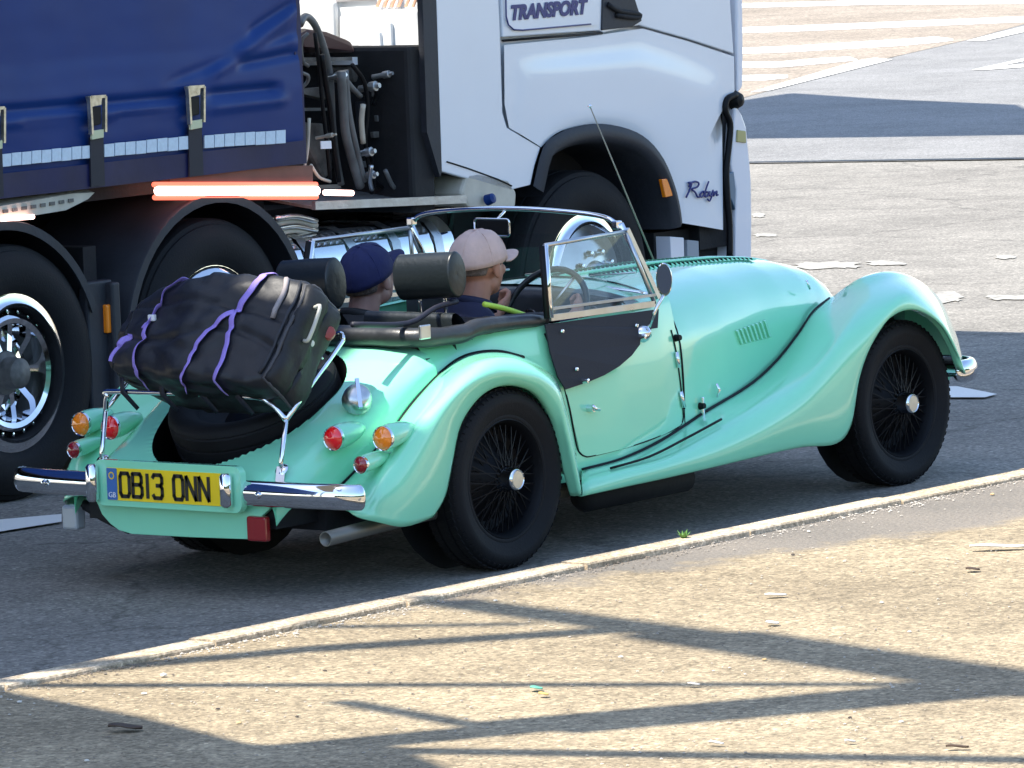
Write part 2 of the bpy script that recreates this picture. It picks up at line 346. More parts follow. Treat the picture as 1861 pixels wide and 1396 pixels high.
def worn(name, cx, cy, wd, ht, seed, label, n=1):
    rg = random.Random(seed); P = []
    for k in range(26):
        a = 2*math.pi*k/26; r = 1+rg.uniform(-.28, .2); P.append((cx+wd/2*math.copysign(abs(math.cos(a))**.6, math.cos(a))*r, cy+ht/2*math.copysign(abs(math.sin(a))**.8, math.sin(a))*(1+rg.uniform(-.3, .4))))
    stripe(name, P, label, 'worn white paint patches on the main road', WORNM)
worn('worn_dash', 1500, 482, 130, 12, 1, 'worn white dash just beyond the bonnet top')
worn('worn_dash', 1610, 478, 70, 8, 5, 'faint worn fleck beside the dash beyond the bonnet')
worn('worn_dash', 1722, 540, 52, 16, 2, 'rounded worn white patch right of the front wing top')
worn('worn_dash', 1835, 540, 80, 9, 3, 'worn white dash at the right edge of the photo')
worn('worn_dash', 1830, 467, 40, 6, 4, 'small worn fleck high at the right edge')
worn('worn_dash', 1378, 391, 26, 7, 8, 'small worn white tick beside the lorry bumper')
worn('worn_dash', 1392, 427, 46, 6, 9, 'pale smudge of paint under the tick by the bumper')
stripe('give_way_tip', [(1680, 702), (1740, 702), (1812, 716), (1790, 722), (1700, 722), (1640, 716)], 'white pointed marking in the shade ahead of the roadster')
stripe('lane_dash', [(-260, 985), (0, 944), (112, 934), (112, 948), (0, 966), (-260, 1010)], 'white lane dash in the shade behind the roadster', 'white road markings')
# dark seam across the road and old cracks
seam = flat('road_seam', [(1340, 294), (1600, 290), (1861, 286), (2100, 283), (2100, 286), (1861, 288.5), (1600, 292), (1340, 296)], .012, SEAL); tag(seam, 'thin dark tar seam running across the bright road beyond the bumper', 'tar seam')
# loose stones on the pavement (nobody could count them)
b = MB(); rg = random.Random(11)
def pebble(bm_, x, y, z, r):
    V = []; 
    for (a, c, e) in ((1, 0, 0), (-1, 0, 0), (0, 1, 0), (0, -1, 0), (0, 0, 1), (0, 0, -.4), (.6, .6, .5), (-.6, -.5, .5), (.6, -.6, .4), (-.6, .6, .4)):
        s = r*rg.uniform(.75, 1.2); V.append((x+a*s*1.2, y+c*s, z+e*s*.7))
    bm_.add(V, [(0, 6, 4), (4, 8, 0), (6, 2, 4), (2, 9, 4), (9, 1, 4), (1, 7, 4), (7, 3, 4), (3, 8, 4), (0, 2, 6), (0, 8, 3), (1, 9, 2), (1, 3, 7)])
for k in range(5200):
    u = rg.uniform(-60, 1930); v = rg.uniform(880, 1430); p = gz(u, v, PZ)
    if p[1] > ky(p[0])-.13: continue
    r = .0012+.0045*rg.random()**5
    pebble(b, p[0], p[1], PZ+.003, r)
for k in range(2600):      # grit swept against the kerb
    x = rg.uniform(-4, 5); y = ky(x)-.125-abs(rg.gauss(0, .05)); pebble(b, x, y, PZ+.003, .0012+.005*rg.random()**3)
for k in range(500):
    x = rg.uniform(-4, 5); y = ky(x)+.01+abs(rg.gauss(0, .05)); pebble(b, x, y, .002, .0012+.005*rg.random()**3)
b.build('gravel', PEB, kind='stuff', label='loose grit and small stones scattered over the sandy pavement')
# single stones that can be told apart
def stone(u, v, r, m, label, group='larger stones on the pavement'):
    p = gz(u, v, PZ); q = MB(); pebble(q, 0, 0, r*.3, r); o = q.build('stone', m, None, True, [('SUBSURF', dict(levels=1, render_levels=1))]); o.location = (p[0], p[1], PZ); o.rotation_euler = (0, 0, rg.uniform(0, 6)); tag(o, label, 'stone', group)
PALE = mat('pale_stone', (.62, .58, .50), .85); DKS = mat('dark_stone', (.05, .04, .035), .85); OCH = mat('ochre_stone', (.55, .38, .18), .85)
for u, v, r, m, l in [(297, 1231, .016, PALE, 'white rounded stone in the sand near the left end of the kerb'), (262, 1263, .011, PALE, 'pale stone between two thin shadows at the left'),
    (434, 1316, .011, OCH, 'ochre stone on the sunlit sand left of centre'), (590, 1221, .008, DKS, 'dark stone on sand between two shadow bands'),
    (540, 1304, .008, DKS, 'lone dark stone low on the sunlit sand'), (396, 1291, .009, DKS, 'dark stone just left of the ochre one'),
    (1470, 968, .012, PALE, 'white stone on the grey tarmac strip beside the kerb'), (1441, 1010, .009, DKS, 'dark stone on the grey tarmac strip'),
    (1602, 1097, .009, PALE, 'pale stone on the broad sand at the right'), (1653, 1150, .009, PALE, 'pale stone above the broad shadow at the right'),
    (1128, 1196, .009, PALE, 'pale stone between shadow bands near the middle'), (1390, 1201, .010, OCH, 'ochre stone above the thin straight shadow'),
    (1638, 1314, .009, PALE, 'pale stone on sand under the lower shadow band'), (1545, 1306, .008, DKS, 'dark stone left of a pale one low at right'),
    (900, 1094, .011, PALE, 'pale stone right beside the kerb at mid picture'), (1804, 901, .012, OCH, 'ochre stone near the right edge close to the kerb'),
    (158, 1385, .010, PALE, 'pale stone in the shade at bottom left'), (35, 1278, .010, PALE, 'pale stone at the far left border of the shade')]:
    stone(u, v, r, m, l)
def litter(name, u, v, L, Wd, ang, m, label, cat_, h=.006, curl=.0025):
    p = gz(u, v, PZ); G = []
    for i in range(9):
        t = i/8; ww = Wd*math.sin(math.pi*min(max(t, .06), .94))**.5
        G.append([(L*(t-.5), ww*s/2, h+curl*math.sin(t*4+1)+curl*abs(s)) for s in (-1, -.5, 0, .5, 1)])
    o = grid(name, G, m, None, 1, 1, .003); o.location = (p[0], p[1], PZ+.004); o.rotation_euler = (0, 0, ang); tag(o, label, cat_); return o
A0 = HD-math.pi/2
litter('plastic_strip', 1815, 1001, .19, .05, A0, LIT_W, 'long pale grey strip of plastic on the sand at the right edge', 'litter', .010, .004)
litter('paper_scrap', 1410, 1087, .07, .03, A0+.2, LIT_W, 'folded white paper scrap on sand right of centre', 'litter')
litter('paper_scrap', 1404, 1138, .04, .04, A0, LIT_W, 'small round white scrap below the folded one', 'litter')
litter('bottle_lid', 975, 1257, .036, .04, A0, LIT_G, 'small mint green lid lying in the thin straight shadow', 'lid', .006)
litter('wrapper', 988, 1268, .028, .03, A0, LIT_Y, 'tiny yellow wrapper beside the green lid', 'wrapper')
litter('paper_scrap', 1261, 1250, .035, .02, A0, LIT_W, 'small white scrap on the thin straight shadow', 'litter')
litter('dead_leaf', 228, 1330, .095, .06, A0, LIT_B, 'curled brown leaf lying in the shade at lower left', 'leaf', .008, .005)
litter('dead_leaf', 1768, 1040, .045, .04, A0, LIT_B, 'dark brown leaf below the plastic strip', 'leaf')
litter('dead_leaf', 990, 1050, .05, .02, A0+.5, LIT_B, 'thin brown leaf against the kerb edge', 'leaf')
litter('dead_leaf', 1740, 1364, .06, .02, A0, LIT_B, 'dark twig-like leaf in the lowest shadow at the right', 'leaf')
litter('cigarette_end', 1545, 1354, .03, .012, A0+.3, LIT_W, 'pale cigarette end low at the right', 'cigarette end')
litter('cigarette_end', 1302, 1357, .04, .012, A0-.3, LIT_W, 'white cigarette end below the lower shadow band', 'cigarette end')
p = gz(1243, 984, PZ+.01); wd = empty('weed', p, 0, label='tiny green weed growing in the kerb joint', cat='weed')
for k in range(9):
    a = k*.8; q = [(0, 0, 0), (.012*math.cos(a), .012*math.sin(a), .02), (.026*math.cos(a), .026*math.sin(a), .03+.004*(k % 3))]
    mk('leaf', *tube_geo(q, [.003, .007, .001], 5, flat=(0, 0, 1)), WEED, wd, True)
# ------------------------------------------------------------------ unseen casters, added and shaped for the long shadows
def upsun(p, h): return Vector(p)+SD*((h-p[2])/SD.z)
HB = 10.
fb = empty('footbridge', (-22, 2, 0), label='concrete footbridge deck spanning high above the near lane behind the cars', cat='footbridge')  # unseen deck, added and cut to shade the car and lane
def slab(px0, px1, py0, py1, z0=HB):    # ground rectangle whose shade the slab gives
    q = [upsun((x, y, 0), z0) for x, y in ((px0, py0), (px1, py0), (px1, py1), (px0, py1))]
    V = [(p.x+22, p.y-2, z0) for p in q]+[(p.x+22, p.y-2, z0+.25) for p in q]
    MB().add(V, [(0, 1, 2, 3), (7, 6, 5, 4), (0, 4, 5, 1), (1, 5, 6, 2), (2, 6, 7, 3), (3, 7, 4, 0)]).build('shade_slab', CONC, fb)
# opening cut in the added deck for the sun patch on wing and quarter
HX0, HX1, HY = -.28, .64, -.34
def slabp(P, z0=HB):
    q = [upsun((x, y, 0), z0)-Vector((-22, 2, 0)) for x, y in P]; panel('shade_slab', q, (0, 0, .12), CONC, fb)
KY = ky(0)-.012; HC = -.93
slabp([(-14, ky(-14)-.012), (HX0, KY), (HX0, 2.15), (-14, 2.15)]); slabp([(HX0, KY), (HX1, KY), (HX1, HC), (HX0, HC)]); slabp([(HX0, HY), (HX1, HY), (HX1, 2.15), (HX0, 2.15)])
slabp([(HX1, KY), (9.2, ky(9.2)-.012), (7.4, 3.2), (6.9, 4.4), (6.25, 4.4), (6.25, 2.15), (HX1, 2.15)])
for yy in (5.2, 7.4):
    V, F = beam_geo((0, yy-2, 0), (0, yy-2, HB), .5, .5, (1, 0, 0)); mk('column', V, F, CONC, fb)
g2 = empty('band_caster', tuple(upsun(gz(1600, 210), 9))[:2]+(0,), label='broad overhead sign gantry across the side road out of the picture', cat='gantry')  # unseen caster added for the dark band on the far road
P = [upsun(gz(u, v), 9) for u, v in [(1330, 186), (1430, 171), (1600, 182), (1835, 192), (1990, 262), (1861, 246), (1600, 250), (1340, 253)]]
P = [p-Vector((g2.location.x, g2.location.y, 0)) for p in P]
panel('shade_panel', P, (0, 0, .15), CONC, g2)
# unseen lattice mast, added; its bars are shaped to shade the pavement
TX = -6.5
mast = empty('shade_mast', (TX, -4, 0), label='tall steel lattice mast beside the pavement out of the picture', cat='mast')  # unseen mast, added to cast bar shadows on the pavement
def bar(u0, v0, u1, v1, w0, nm='shade_bar'):
    def up(u, v):
        p = Vector(gz(u, v, PZ)); t = (TX-p.x)/SD.x; return p+SD*t-Vector((TX, -4, 0))
    a, b_ = up(u0, v0), up(u1, v1); V, F = beam_geo(a, b_, w0*1.35, .04, (1, 0, 0)); mk(nm, V, F, STEEL, mast)
for q in [(-60, 1246, 2000, 1243, .06), (60, 1226, 560, 1180, .10), (560, 1180, 1150, 1143, .12), (800, 1092, 1250, 1152, .22), (1250, 1152, 1990, 1262, .40),
          (420, 1372, 960, 1322, .16), (960, 1322, 1800, 1250, .28), (560, 1362, 2000, 1383, .10), (620, 1275, 900, 1325, .07), (560, 1140, 960, 1134, .05)]:
    bar(*q)
def upm(u, v): p = Vector(gz(u, v, PZ)); t = (TX-p.x)/SD.x; return p+SD*t-Vector((TX, -4, 0))
panel('shade_board', [upm(*q) for q in [(-120, 1236), (0, 1262), (240, 1308), (430, 1356), (560, 1366), (700, 1362), (860, 1430), (-120, 1430)]], (.05, 0, 0), STEEL, mast)  # unseen board added, outlined to shade the lower left pavement
for yy in (-16.0, -17.2): V, F = beam_geo((-.3, yy, 0), (-.3, yy, 18), .12, .12, (1, 0, 0)); mk('shade_mast_leg', V, F, STEEL, mast)
#@@CAR

# hedges added out of view behind camera and car to darken the reflections
HEDGE = mat('added_hedge_leaf', (.03, .055, .018), .8, var=.5, vscale=1.5, bump=1., bscale=4)
def hedge(a, b_, h, label):
    a = Vector(a); b_ = Vector(b_); n_ = 60; G = []; d = (b_-a).normalized(); s_ = Vector((-d.y, d.x, 0))
    for i in range(n_+1):
        p = a.lerp(b_, i/n_); row = []
        for o, z in ((-1.2, 0), (-1.5, .3), (-1.4, .7), (-.8, 1), (.8, 1), (1.4, .7), (1.5, 0)):
            k = noise.noise(Vector((i*.35, z*3, o)))*.8; row.append(tuple(p+s_*(o+k*.5)+Vector((0, 0, max(0, z*h*(1+.25*noise.noise(Vector((i*.2, o*.1, 7))))+k*.4*(z > 0))))))
        G.append(row)
    tag(grid('hedge', G, HEDGE, None, 2, 2), label, 'hedge')
hedge((-60, -42, 0), (60, -48, 0), 6.5, 'tall dark hedge on the far side of the pavement behind the camera')  # added out of view to darken the reflections
hedge((-46, -38, 0), (-50, 0, 0), 6., 'tall dark hedge across the road behind the cars')  # added out of view to darken the reflections
#@@
# ================================================================== ROADSTER
car = empty('roadster', (0, 0, 0), label='mint green open vintage roadster with two men in it in front of the lorry', cat='car')
# ---- body tub: tail, flanks, scuttle
def tailz(x): return float(np.interp(x, [-.96, -.9, -.8, -.67, -.5, -.3, -.18, -.1], [.385, .43, .48, .54, .632, .722, .772, .788]))
SPC = np.array([-.50, 0, .585]); SPT = rad(25)
T = []
for x in np.linspace(-.955, -.12, 44):
    t = tailz(x); w_ = side(x); row = []
    hp = [(0, t+.006), (.10, t+.005), (.2, t+.003), (.3, t), (.37, t-.008), (w_-.07, t-.022), (w_-.03, t-.05), (w_-.008, t-.09), (w_, min(t-.13, .55)), (w_+.002, max(float(np.interp(x, [-.955, -.7, -.55], [.37, .32, .30])), min(t-.16, .45))), (w_-.005, float(np.interp(x, [-.955, -.7, -.55], [.36, .30, .24])))]
    hp = cat([(0, a, c) for a, c in hp], 3)[:, 1:]
    for y, z in hp: row.append([x, -y, z])
    T.append(row)
T = np.array(T)
full = np.concatenate([mir(T)[:, ::-1], T[:, 1:]], 1)
full = dense(full, 3, 2)
def well(G):
    u = (G[..., 0]-SPC[0])/math.cos(SPT); u = np.where(u < 0, u*.72, u); return np.sqrt(u**2+G[..., 1]**2)
WR = .328; r_ = well(full); topm = (np.abs(full[..., 1]) < .34)&(full[..., 2] > .33)
snap = (np.abs(r_-WR) < .009)&topm&(r_ > .01)
k_ = np.where(snap, WR/np.maximum(r_, .01), 1.)
full[..., 0] = SPC[0]+(full[..., 0]-SPC[0])*k_; full[..., 1] *= k_
r_ = well(full)
V, F = grid_geo(full); rf_ = r_.reshape(-1); tm_ = topm.reshape(-1)
F = [f for f in F if not (all(tm_[i] for i in f) and max(rf_[i] for i in f) < WR+.003)]
B = MB().add(V, F)
Wl = []
for k in range(73):
    a = 2*math.pi*k/72; ux, yy = WR*math.cos(a), WR*math.sin(a); ux = ux/.72 if ux < 0 else ux; x = SPC[0]+ux*math.cos(SPT); x = max(x, -.945); z = tailz(x)
    Wl.append([(x, yy, z+.002), (x, yy, z-.02), (x+.01, yy*.98, z-.20)])
grid('spare_wheel_well', Wl, SEAL, car, 1, 1)
# flanks from the tail to the scuttle
def ztop(x): return float(np.interp(x, [-.12, .1, .35, .8, 1.1, 1.2], [.788, .795, .80, .812, .828, .835]))
fl = []
for x in np.linspace(-.12, 1.22, 40):
    zt = ztop(x); k = max(.12, min(1, (.22-x)/.34)); ww = side(x, zt)
    row = [(x, -(ww-.07*k-.01), zt-.006), (x, -(ww-.055*k), zt-.015*k+.002), (x, -(ww-.03*k), zt-.045*k), (x, -(side(x, zt-.09*k)-.008*k), zt-.09*k)]+[(x, -side(x, z), z) for z in np.linspace(zt-.13*k-.01, .24, 11)]
    fl.append(row)
fl = np.array(fl)
B.add(*grid_geo(fl)); B.add(*grid_geo(mir(fl)))
def tc(x): return float(np.interp(x, [1.02, 1.2, 1.8, 2.2, 2.45, 2.6, 2.7, 2.77, 2.81], [.888, .893, .895, .882, .858, .83, .79, .735, .66]))
def hood_row(x, bot):
    w_ = side(x, .6)-.01; t = tc(x); zz = t-.24
    zz = max(zz, bot+.06)
    hp = [(0, t), (.25*w_, t-.004), (.5*w_, t-.02), (.72*w_, t-.05), (.88*w_, t-.10), (.965*w_, t-.16), (side(x, zz), zz), (side(x, (zz+bot)/2), (zz+bot)/2), (side(x, bot), bot)]
    return [(x, -y, z) for y, z in cat([(0, a, c) for a, c in hp], 3)[:, 1:]]
sc = np.array([hood_row(x, .24) for x in np.linspace(1.02, 1.235, 6)]); B.add(*grid_geo(np.concatenate([mir(sc)[:, ::-1], sc[:, 1:]], 1)))
# rear apron under the tail and floor
B.build('body', PAINT, car, True, [('EDGE_SPLIT', dict(split_angle=rad(50)))])
# bonnet (one hinged panel per side joined along the top)
def pipebot(x): return float(np.interp(x, [1.2, 1.5, 1.73, 2.0, 2.16, 2.4, 2.55, 2.8], [.30, .36, .40, .50, .56, .66, .68, .55]))
bn = np.array([hood_row(x, max(.24, pipebot(x)-.1)) for x in np.linspace(1.243, 2.70, 46)]+[hood_row(x, pipebot(x)-.1) for x in (2.735, 2.765, 2.79, 2.805)])
bonnet = grid('bonnet', np.concatenate([mir(bn)[:, ::-1], bn[:, 1:]], 1), PAINT, car)
# radiator cowl front
cw = []
for k in range(13):
    a = math.pi*k/12; cw.append([(2.81, -.20*math.cos(a), .34+.32*math.sin(a)**.6), (2.86, -.16*math.cos(a), .36+.24*math.sin(a)**.6), (2.87, 0, .45)])
grid('radiator_cowl', cw, CHROME, car)
tube('bonnet_hinge', [(x, 0, tc(x)+.003) for x in np.linspace(1.25, 2.72, 20)], .006, PAINT, car)
tube('scuttle_seal', [(p[0]+.006*0, p[1], p[2]) for p in [Vector(q)+Vector((0, 0, 0)) for q in [(1.238, y, z+.001) for _, y, z in np.concatenate([mir(np.array(hood_row(1.238, .42)))[::-1], np.array(hood_row(1.238, .42))[1:]])]]], .0045, SEAL, car)
# louvres: two rows on top, one on each flank
lv = None
def louvre(p, dx, dy, dz, nm='louvre'):
    """small pressed slot: hood of paint over a dark mouth"""
    q = MB(); p = Vector(p); a = Vector(dx); b = Vector(dy); n = Vector(dz)
    V = [p-a-b, p-a+b, p+a-b, p+a+b, p-a-b*.85+n, p-a+b*.85+n]
    return q.add(V, [(0, 2, 4), (1, 5, 3), (2, 3, 5, 4), (0, 4, 5, 1)]).build(nm, SEAL if False else PAINT, bonnet)
for s in (-1, 1):
    for i in range(36):
        x = 1.36+i*.0275; y = s*.085; z = np.interp(abs(y), [0, .1], [tc(x), tc(x)-.006])
        louvre((x, y, z), (.009, 0, 0), (0, .036, 0), (0, 0, .011))
        mk('louvre_mouth', [(x-.0095, y-.031, z+.0012), (x-.0095, y+.031, z+.0012), (x-.010, y+.028, z+.0105), (x-.010, y-.028, z+.0105)], [(0, 1, 2, 3)], SEAL, bonnet)
for s in (-1, 1):
    for i in range(8):
        u = 1344+i*7.2; v0, v1 = 600-i*2.6, 626-i*1.8
        p0, p1 = onside(u-5, v0, 0), onside(u+5, v1, 0)
        m_ = (p0+p1)/2; h = (p1-p0)/2; m_[1] *= -s; h[1] *= -s
        louvre(m_, (.011, 0, 0), tuple(h), (0, s*.008, 0), 'side_louvre')
# ---- wings
def CP(u, v, y=None): return onp(u, v, 1, y)
def wing(name, ST, both=True, n=(5, 5)):
    G = np.array([[CP(*p) if len(p) == 3 and isinstance(p[0], (int, float)) and p[0] > 20 else np.array(p, float) for p in row] for row in ST])
    # curl the lip inward
    lip = G[:, -1:].copy(); lip[..., 1] += .025
    root_ = G[:, :1].copy(); k = np.array([min(1., max(0, i-6)/2.5) if (name == 'front_wing' and i >= 7) else .12 for i in range(len(G))])[:, None]; root_[..., 1] += .09*k; root_[..., 2] -= np.where(k > .13, .20, .10)*k
    GI = G; G = np.concatenate([root_, G, lip], 1)
    D = dense(G, *n)
    a = grid(name, D, PAINT, car, 1, 1, .006); b = grid(name, mir(D), PAINT, car, 1, 1, .006)
    return a, b, GI
def ins(u, v, off=0.): p = onside(u, v, off); return (float(p[0]), float(p[1]), float(p[2]))
RW = [[ins(605, 898), (640, 935, -.64), (690, 950, -.71), (735, 957, -.735), (785, 940, -.725)],
      [ins(632, 872), (660, 883, -.62), (692, 889, -.71), (745, 895, -.745), (806, 900, -.725)],
      [ins(668, 835), (695, 832, -.62), (722, 830, -.71), (772, 828, -.75), (820, 838, -.725)],
      [ins(708, 790), (730, 785, -.62), (752, 782, -.71), (798, 768, -.75), (834, 776, -.725)],
      [ins(752, 732), (770, 735, -.62), (788, 738, -.71), (828, 722, -.75), (860, 732, -.725)],
      [ins(800, 680), (815, 685, -.62), (835, 690, -.71), (864, 692, -.75), (891, 706, -.725)],
      [ins(845, 649), (865, 652, -.62), (885, 658, -.71), (908, 677, -.75), (925, 698, -.725)],
      [ins(900, 641), (918, 645, -.62), (938, 655, -.71), (952, 682, -.75), (960, 705, -.725)],
      [ins(950, 652), (968, 660, -.62), (980, 672, -.71), (985, 692, -.75), (985, 722, -.725)],
      [(.30, -.56, .67), (1003, 686, -.62), (1012, 700, -.71), (1014, 722, -.75), (1008, 757, -.725)],
      [(.38, -.57, .57), (1024, 738, -.62), (1029, 755, -.71), (1032, 787, -.75), (1023, 802, -.725)],
      [(.42, -.58, .44), (1040, 805, -.63), (1043, 818, -.71), (1045, 846, -.75), (1035, 858, -.725)],
      [(.44, -.59, .28), (1050, 880, -.64), (1054, 888, -.71), (1055, 897, -.745), (1047, 901, -.725)]]
ra, rb, RG = wing('rear_wing', RW)
FWG = [[ins(1057, 856), (1057, 868, -.655), (1057, 880, -.70), (1058, 900, -.71)],
       [ins(1130, 836), (1130, 849, -.665), (1130, 862, -.715), (1130, 884, -.72)],
       [ins(1200, 803), (1205, 826, -.675), (1208, 843, -.735), (1205, 868, -.735)],
       [ins(1280, 751), (1290, 785, -.68), (1300, 812, -.745), (1290, 848, -.745)],
       [ins(1360, 703), (1375, 735, -.675), (1390, 770, -.755), (1385, 824, -.75)],
       [ins(1410, 659), (1440, 690, -.66), (1455, 725, -.755), (1460, 806, -.75)],
       [ins(1450, 609), (1490, 640, -.645), (1503, 672, -.755), (1520, 797, -.75)],
       [ins(1478, 568), (1520, 595, -.63), (1535, 635, -.755), (1547, 762, -.75)],
       [ins(1506, 545), (1550, 555, -.60), (1572, 598, -.755), (1560, 692, -.75)],
       [(1548, 517, -.44), (1593, 518, -.575), (1612, 560, -.755), (1577, 637, -.75)],
       [(1592, 501, -.46), (1640, 507, -.575), (1650, 540, -.755), (1605, 588, -.75)],
       [(1640, 506, -.47), (1685, 526, -.575), (1690, 562, -.755), (1648, 560, -.75)],
       [(1690, 535, -.47), (1718, 566, -.58), (1720, 596, -.755), (1698, 580, -.75)],
       [(1722, 590, -.48), (1738, 616, -.60), (1740, 640, -.75), (1728, 622, -.75)],
       [(1742, 645, -.50), (1751, 662, -.62), (1755, 680, -.72), (1748, 672, -.745)]]
fa, fb_, FG = wing('front_wing', FWG)
# black piping between wings and tub
for s in (1, -1):
    for G, o, k in ((RG[:9], ra if s > 0 else rb, 0), (FG[:9], fa if s > 0 else fb_, 0)):
        P = [(p[0], s*(p[1]-.004), p[2]+.004) for p in cat(G[:, 0], 5)]
        tube('piping', P, .0075, SEAL, car, 6)
P = [onp(u, v, 1, y) for u, v, y in [(1110, 853, -.67), (1180, 832, -.68), (1250, 797, -.68), (1311, 764, -.68)]]
for s in (1, -1): tube('tread_strip', [(p[0], s*p[1], p[2]+.004) for p in cat(P, 6)], .005, SEAL, car, 6)
# dark inner arches and underside
D = MB()
for s in (1, -1):
    for cx, r in ((0., .37), (2.50, .36)):
        Vg, Fg = lathe_geo([(.02, 0), (r, 0)], Matrix.Translation((cx, -s*.47, .36)), 30); D.add(Vg, Fg)
D.box((1.0, 0, .26), (3.4, .92, .10)); D.box((-.62, 0, .30), (.6, .84, .12))
D.build('underbody', DARK, car)
box('floor', (.45, 0, .32), (1.5, 1.04, .04), CARPET, car)
box('bulkhead', (-.13, 0, .52), (.02, .94, .44), CARPET, car)
# ---- door with its seams
DO = [(990, 606), (1030, 720), (1046, 800), (1052, 820), (1063, 829), (1080, 828), (1150, 810), (1200, 792), (1238, 771), (1241, 740), (1236, 690), (1229, 640), (1220, 600), (1205, 570), (1195, 556)]
def insd(u, v, off): p = onside(u, v, off); return p
dp = np.array([insd(u, v, .004) for u, v in DO])
def densep(P, n, close=True):
    o = []; m = len(P)
    for i in range(m if close else m-1):
        for k in range(n): o.append(P[i]+(P[(i+1) % m]-P[i])*k/n)
    return np.array(o)
for s in (1, -1):
    # rows between lower and upper edges
    G = []
    xs = np.linspace(0, 1, 26)
    lowP = cat([insd(u, v, 0) for u, v in [(1052, 820), (1063, 829), (1080, 828), (1150, 810), (1200, 792), (1238, 771)]], 6)
    upP = np.array([insd(990+t*(1195-990), 606-t*50, 0) for t in xs])
    li = np.linspace(0, len(lowP)-1, len(xs)); lp = np.array([lowP[int(a)]+(lowP[min(int(a)+1, len(lowP)-1)]-lowP[int(a)])*(a-int(a)) for a in li])
    for a, b_ in zip(lp, upP):
        row = []
        for t in np.linspace(0, 1, 12):
            q = a+(b_-a)*t; q = q.copy(); q[0] += (.03*math.sin(math.pi*t))*(1 if False else 0); q[1] = -(side(q[0], q[2])+.0035); row.append((q[0], s*q[1], q[2]))
        G.append(row)
    door = grid('door', G, PAINT, car)
    sm = [(p[0], s*(p[1]+.001), p[2]) for p in cat(np.array([insd(u, v, .002) for u, v in DO[:13]]), 4)]
    tube('door_gap', sm, .0035, SEAL, door, 5)
    if s > 0:
        for u, v, u2, v2 in ((1229, 640, 1234, 668), (1237, 712, 1243, 740)):
            a, b_ = onside(u, v, .008), onside(u2, v2, .008); tube('hinge', [a, b_], .008, CHROME, door, 8)
        p = onside(1068, 742, .0)
        lathe('door_handle', [(0, .03), (.012, .03), (.014, .0), (.02, -.002)], frame_to(p, (0, -1, 0)), CHROME, door, 16)
        q = Vector(p)+Vector((0, -.03, 0)); tube('handle_grip', [q+Vector((-.012, 0, .012)), q, q+Vector((.03, 0, -.008))], [.006, .009, .006], CHROME, door, 8)
        for u, v in ((1232, 614), (1276, 738)):
            p = onside(u, v, .012); lathe('bonnet_clip', [(0, .012), (.010, .012), (.012, 0), (.014, -.01)], frame_to(p, (0, -1, .1)), SEAL, car, 12)
        p = Vector(onside(1277, 740, .012)); box('bonnet_catch', p, (.012, .012, .075), CHROME, car, .003)
        p = Vector(onside(1302, 710, .01)); tube('toggle', [p+Vector((0, 0, .025)), p+Vector((.012, -.006, 0)), p+Vector((.002, 0, -.025))], .006, CHROME, car, 7)
# ---- side screens (glass frame above a black flap)
for s in (1, -1):
    ss = MB(); yo = .012
    def Y(p): return Vector((p[0], s*p[1], p[2]))
    tr_, tf, bf, br = [Vector(onp(u, v, 1, y)) for u, v, y in ((990, 446, -.535), (1137, 421, -.50), (1190, 552, -.555), (1000, 578, -.57))]
    pts = [br, tr_, tf, bf]
    fr = []
    for i in range(4): fr.append(Y(pts[i]))
    o = tube('sidescreen_frame', cat([fr[0], fr[1]], 1), .0125, CHROME, car, 10)
    tube('top_rail', [fr[1], fr[2]], .008, STEEL, o, 8); tube('front_rail', [fr[2], fr[3]], .008, STEEL, o, 8)
    V, F = beam_geo(fr[0], fr[3], .010, .022, (0, 0, 1)); mk('bottom_rail', V, F, STEEL, o)
    V, F = beam_geo(fr[0]+Vector((0, 0, .032)), fr[3]+Vector((0, 0, .032)), .012, .010, (0, 0, 1)); mk('slide_rail', V, F, ALU, o)
    panel('sidescreen_pane', fr, (0, s*.004, 0), GLASS, o)
    P = [fr[0]+Vector((-.018, 0, 0)), fr[1]+Vector((-.018, 0, 0))]; tube('draught_strip', P, .011, SEAL, o, 8)
    FL = [(989, 590), (1195, 562), (1193, 596), (1175, 599), (1162, 612), (1161, 626), (1146, 646), (1123, 666), (1096, 682), (1068, 694), (1026, 708), (1012, 685), (998, 640)]
    fp = []
    for u, v in FL:
        p = onside(u, v, .022); fp.append(Vector((p[0], s*p[1], p[2])))
    flap = panel('sidescreen_flap', fp, (0, -s*.006, 0), FLAP, car)
    for u, v in ((1022, 602), (1157, 592), (1048, 671)):
        p = onside(u, v, .03); lathe('stud', [(0, .006), (.006, .005), (.008, 0)], frame_to((p[0], s*p[1], p[2]), (0, -s, 0)), CHROME, flap, 10)
    for u, v in ((1062, 692), (1166, 612)):
        p = onside(u, v, .032); lathe('turnbutton', [(0, .02), (.008, .018), (.011, 0), (.012, -.01)], frame_to((p[0], s*p[1], p[2]), (0, -s, 0)), CHROME, flap, 12)
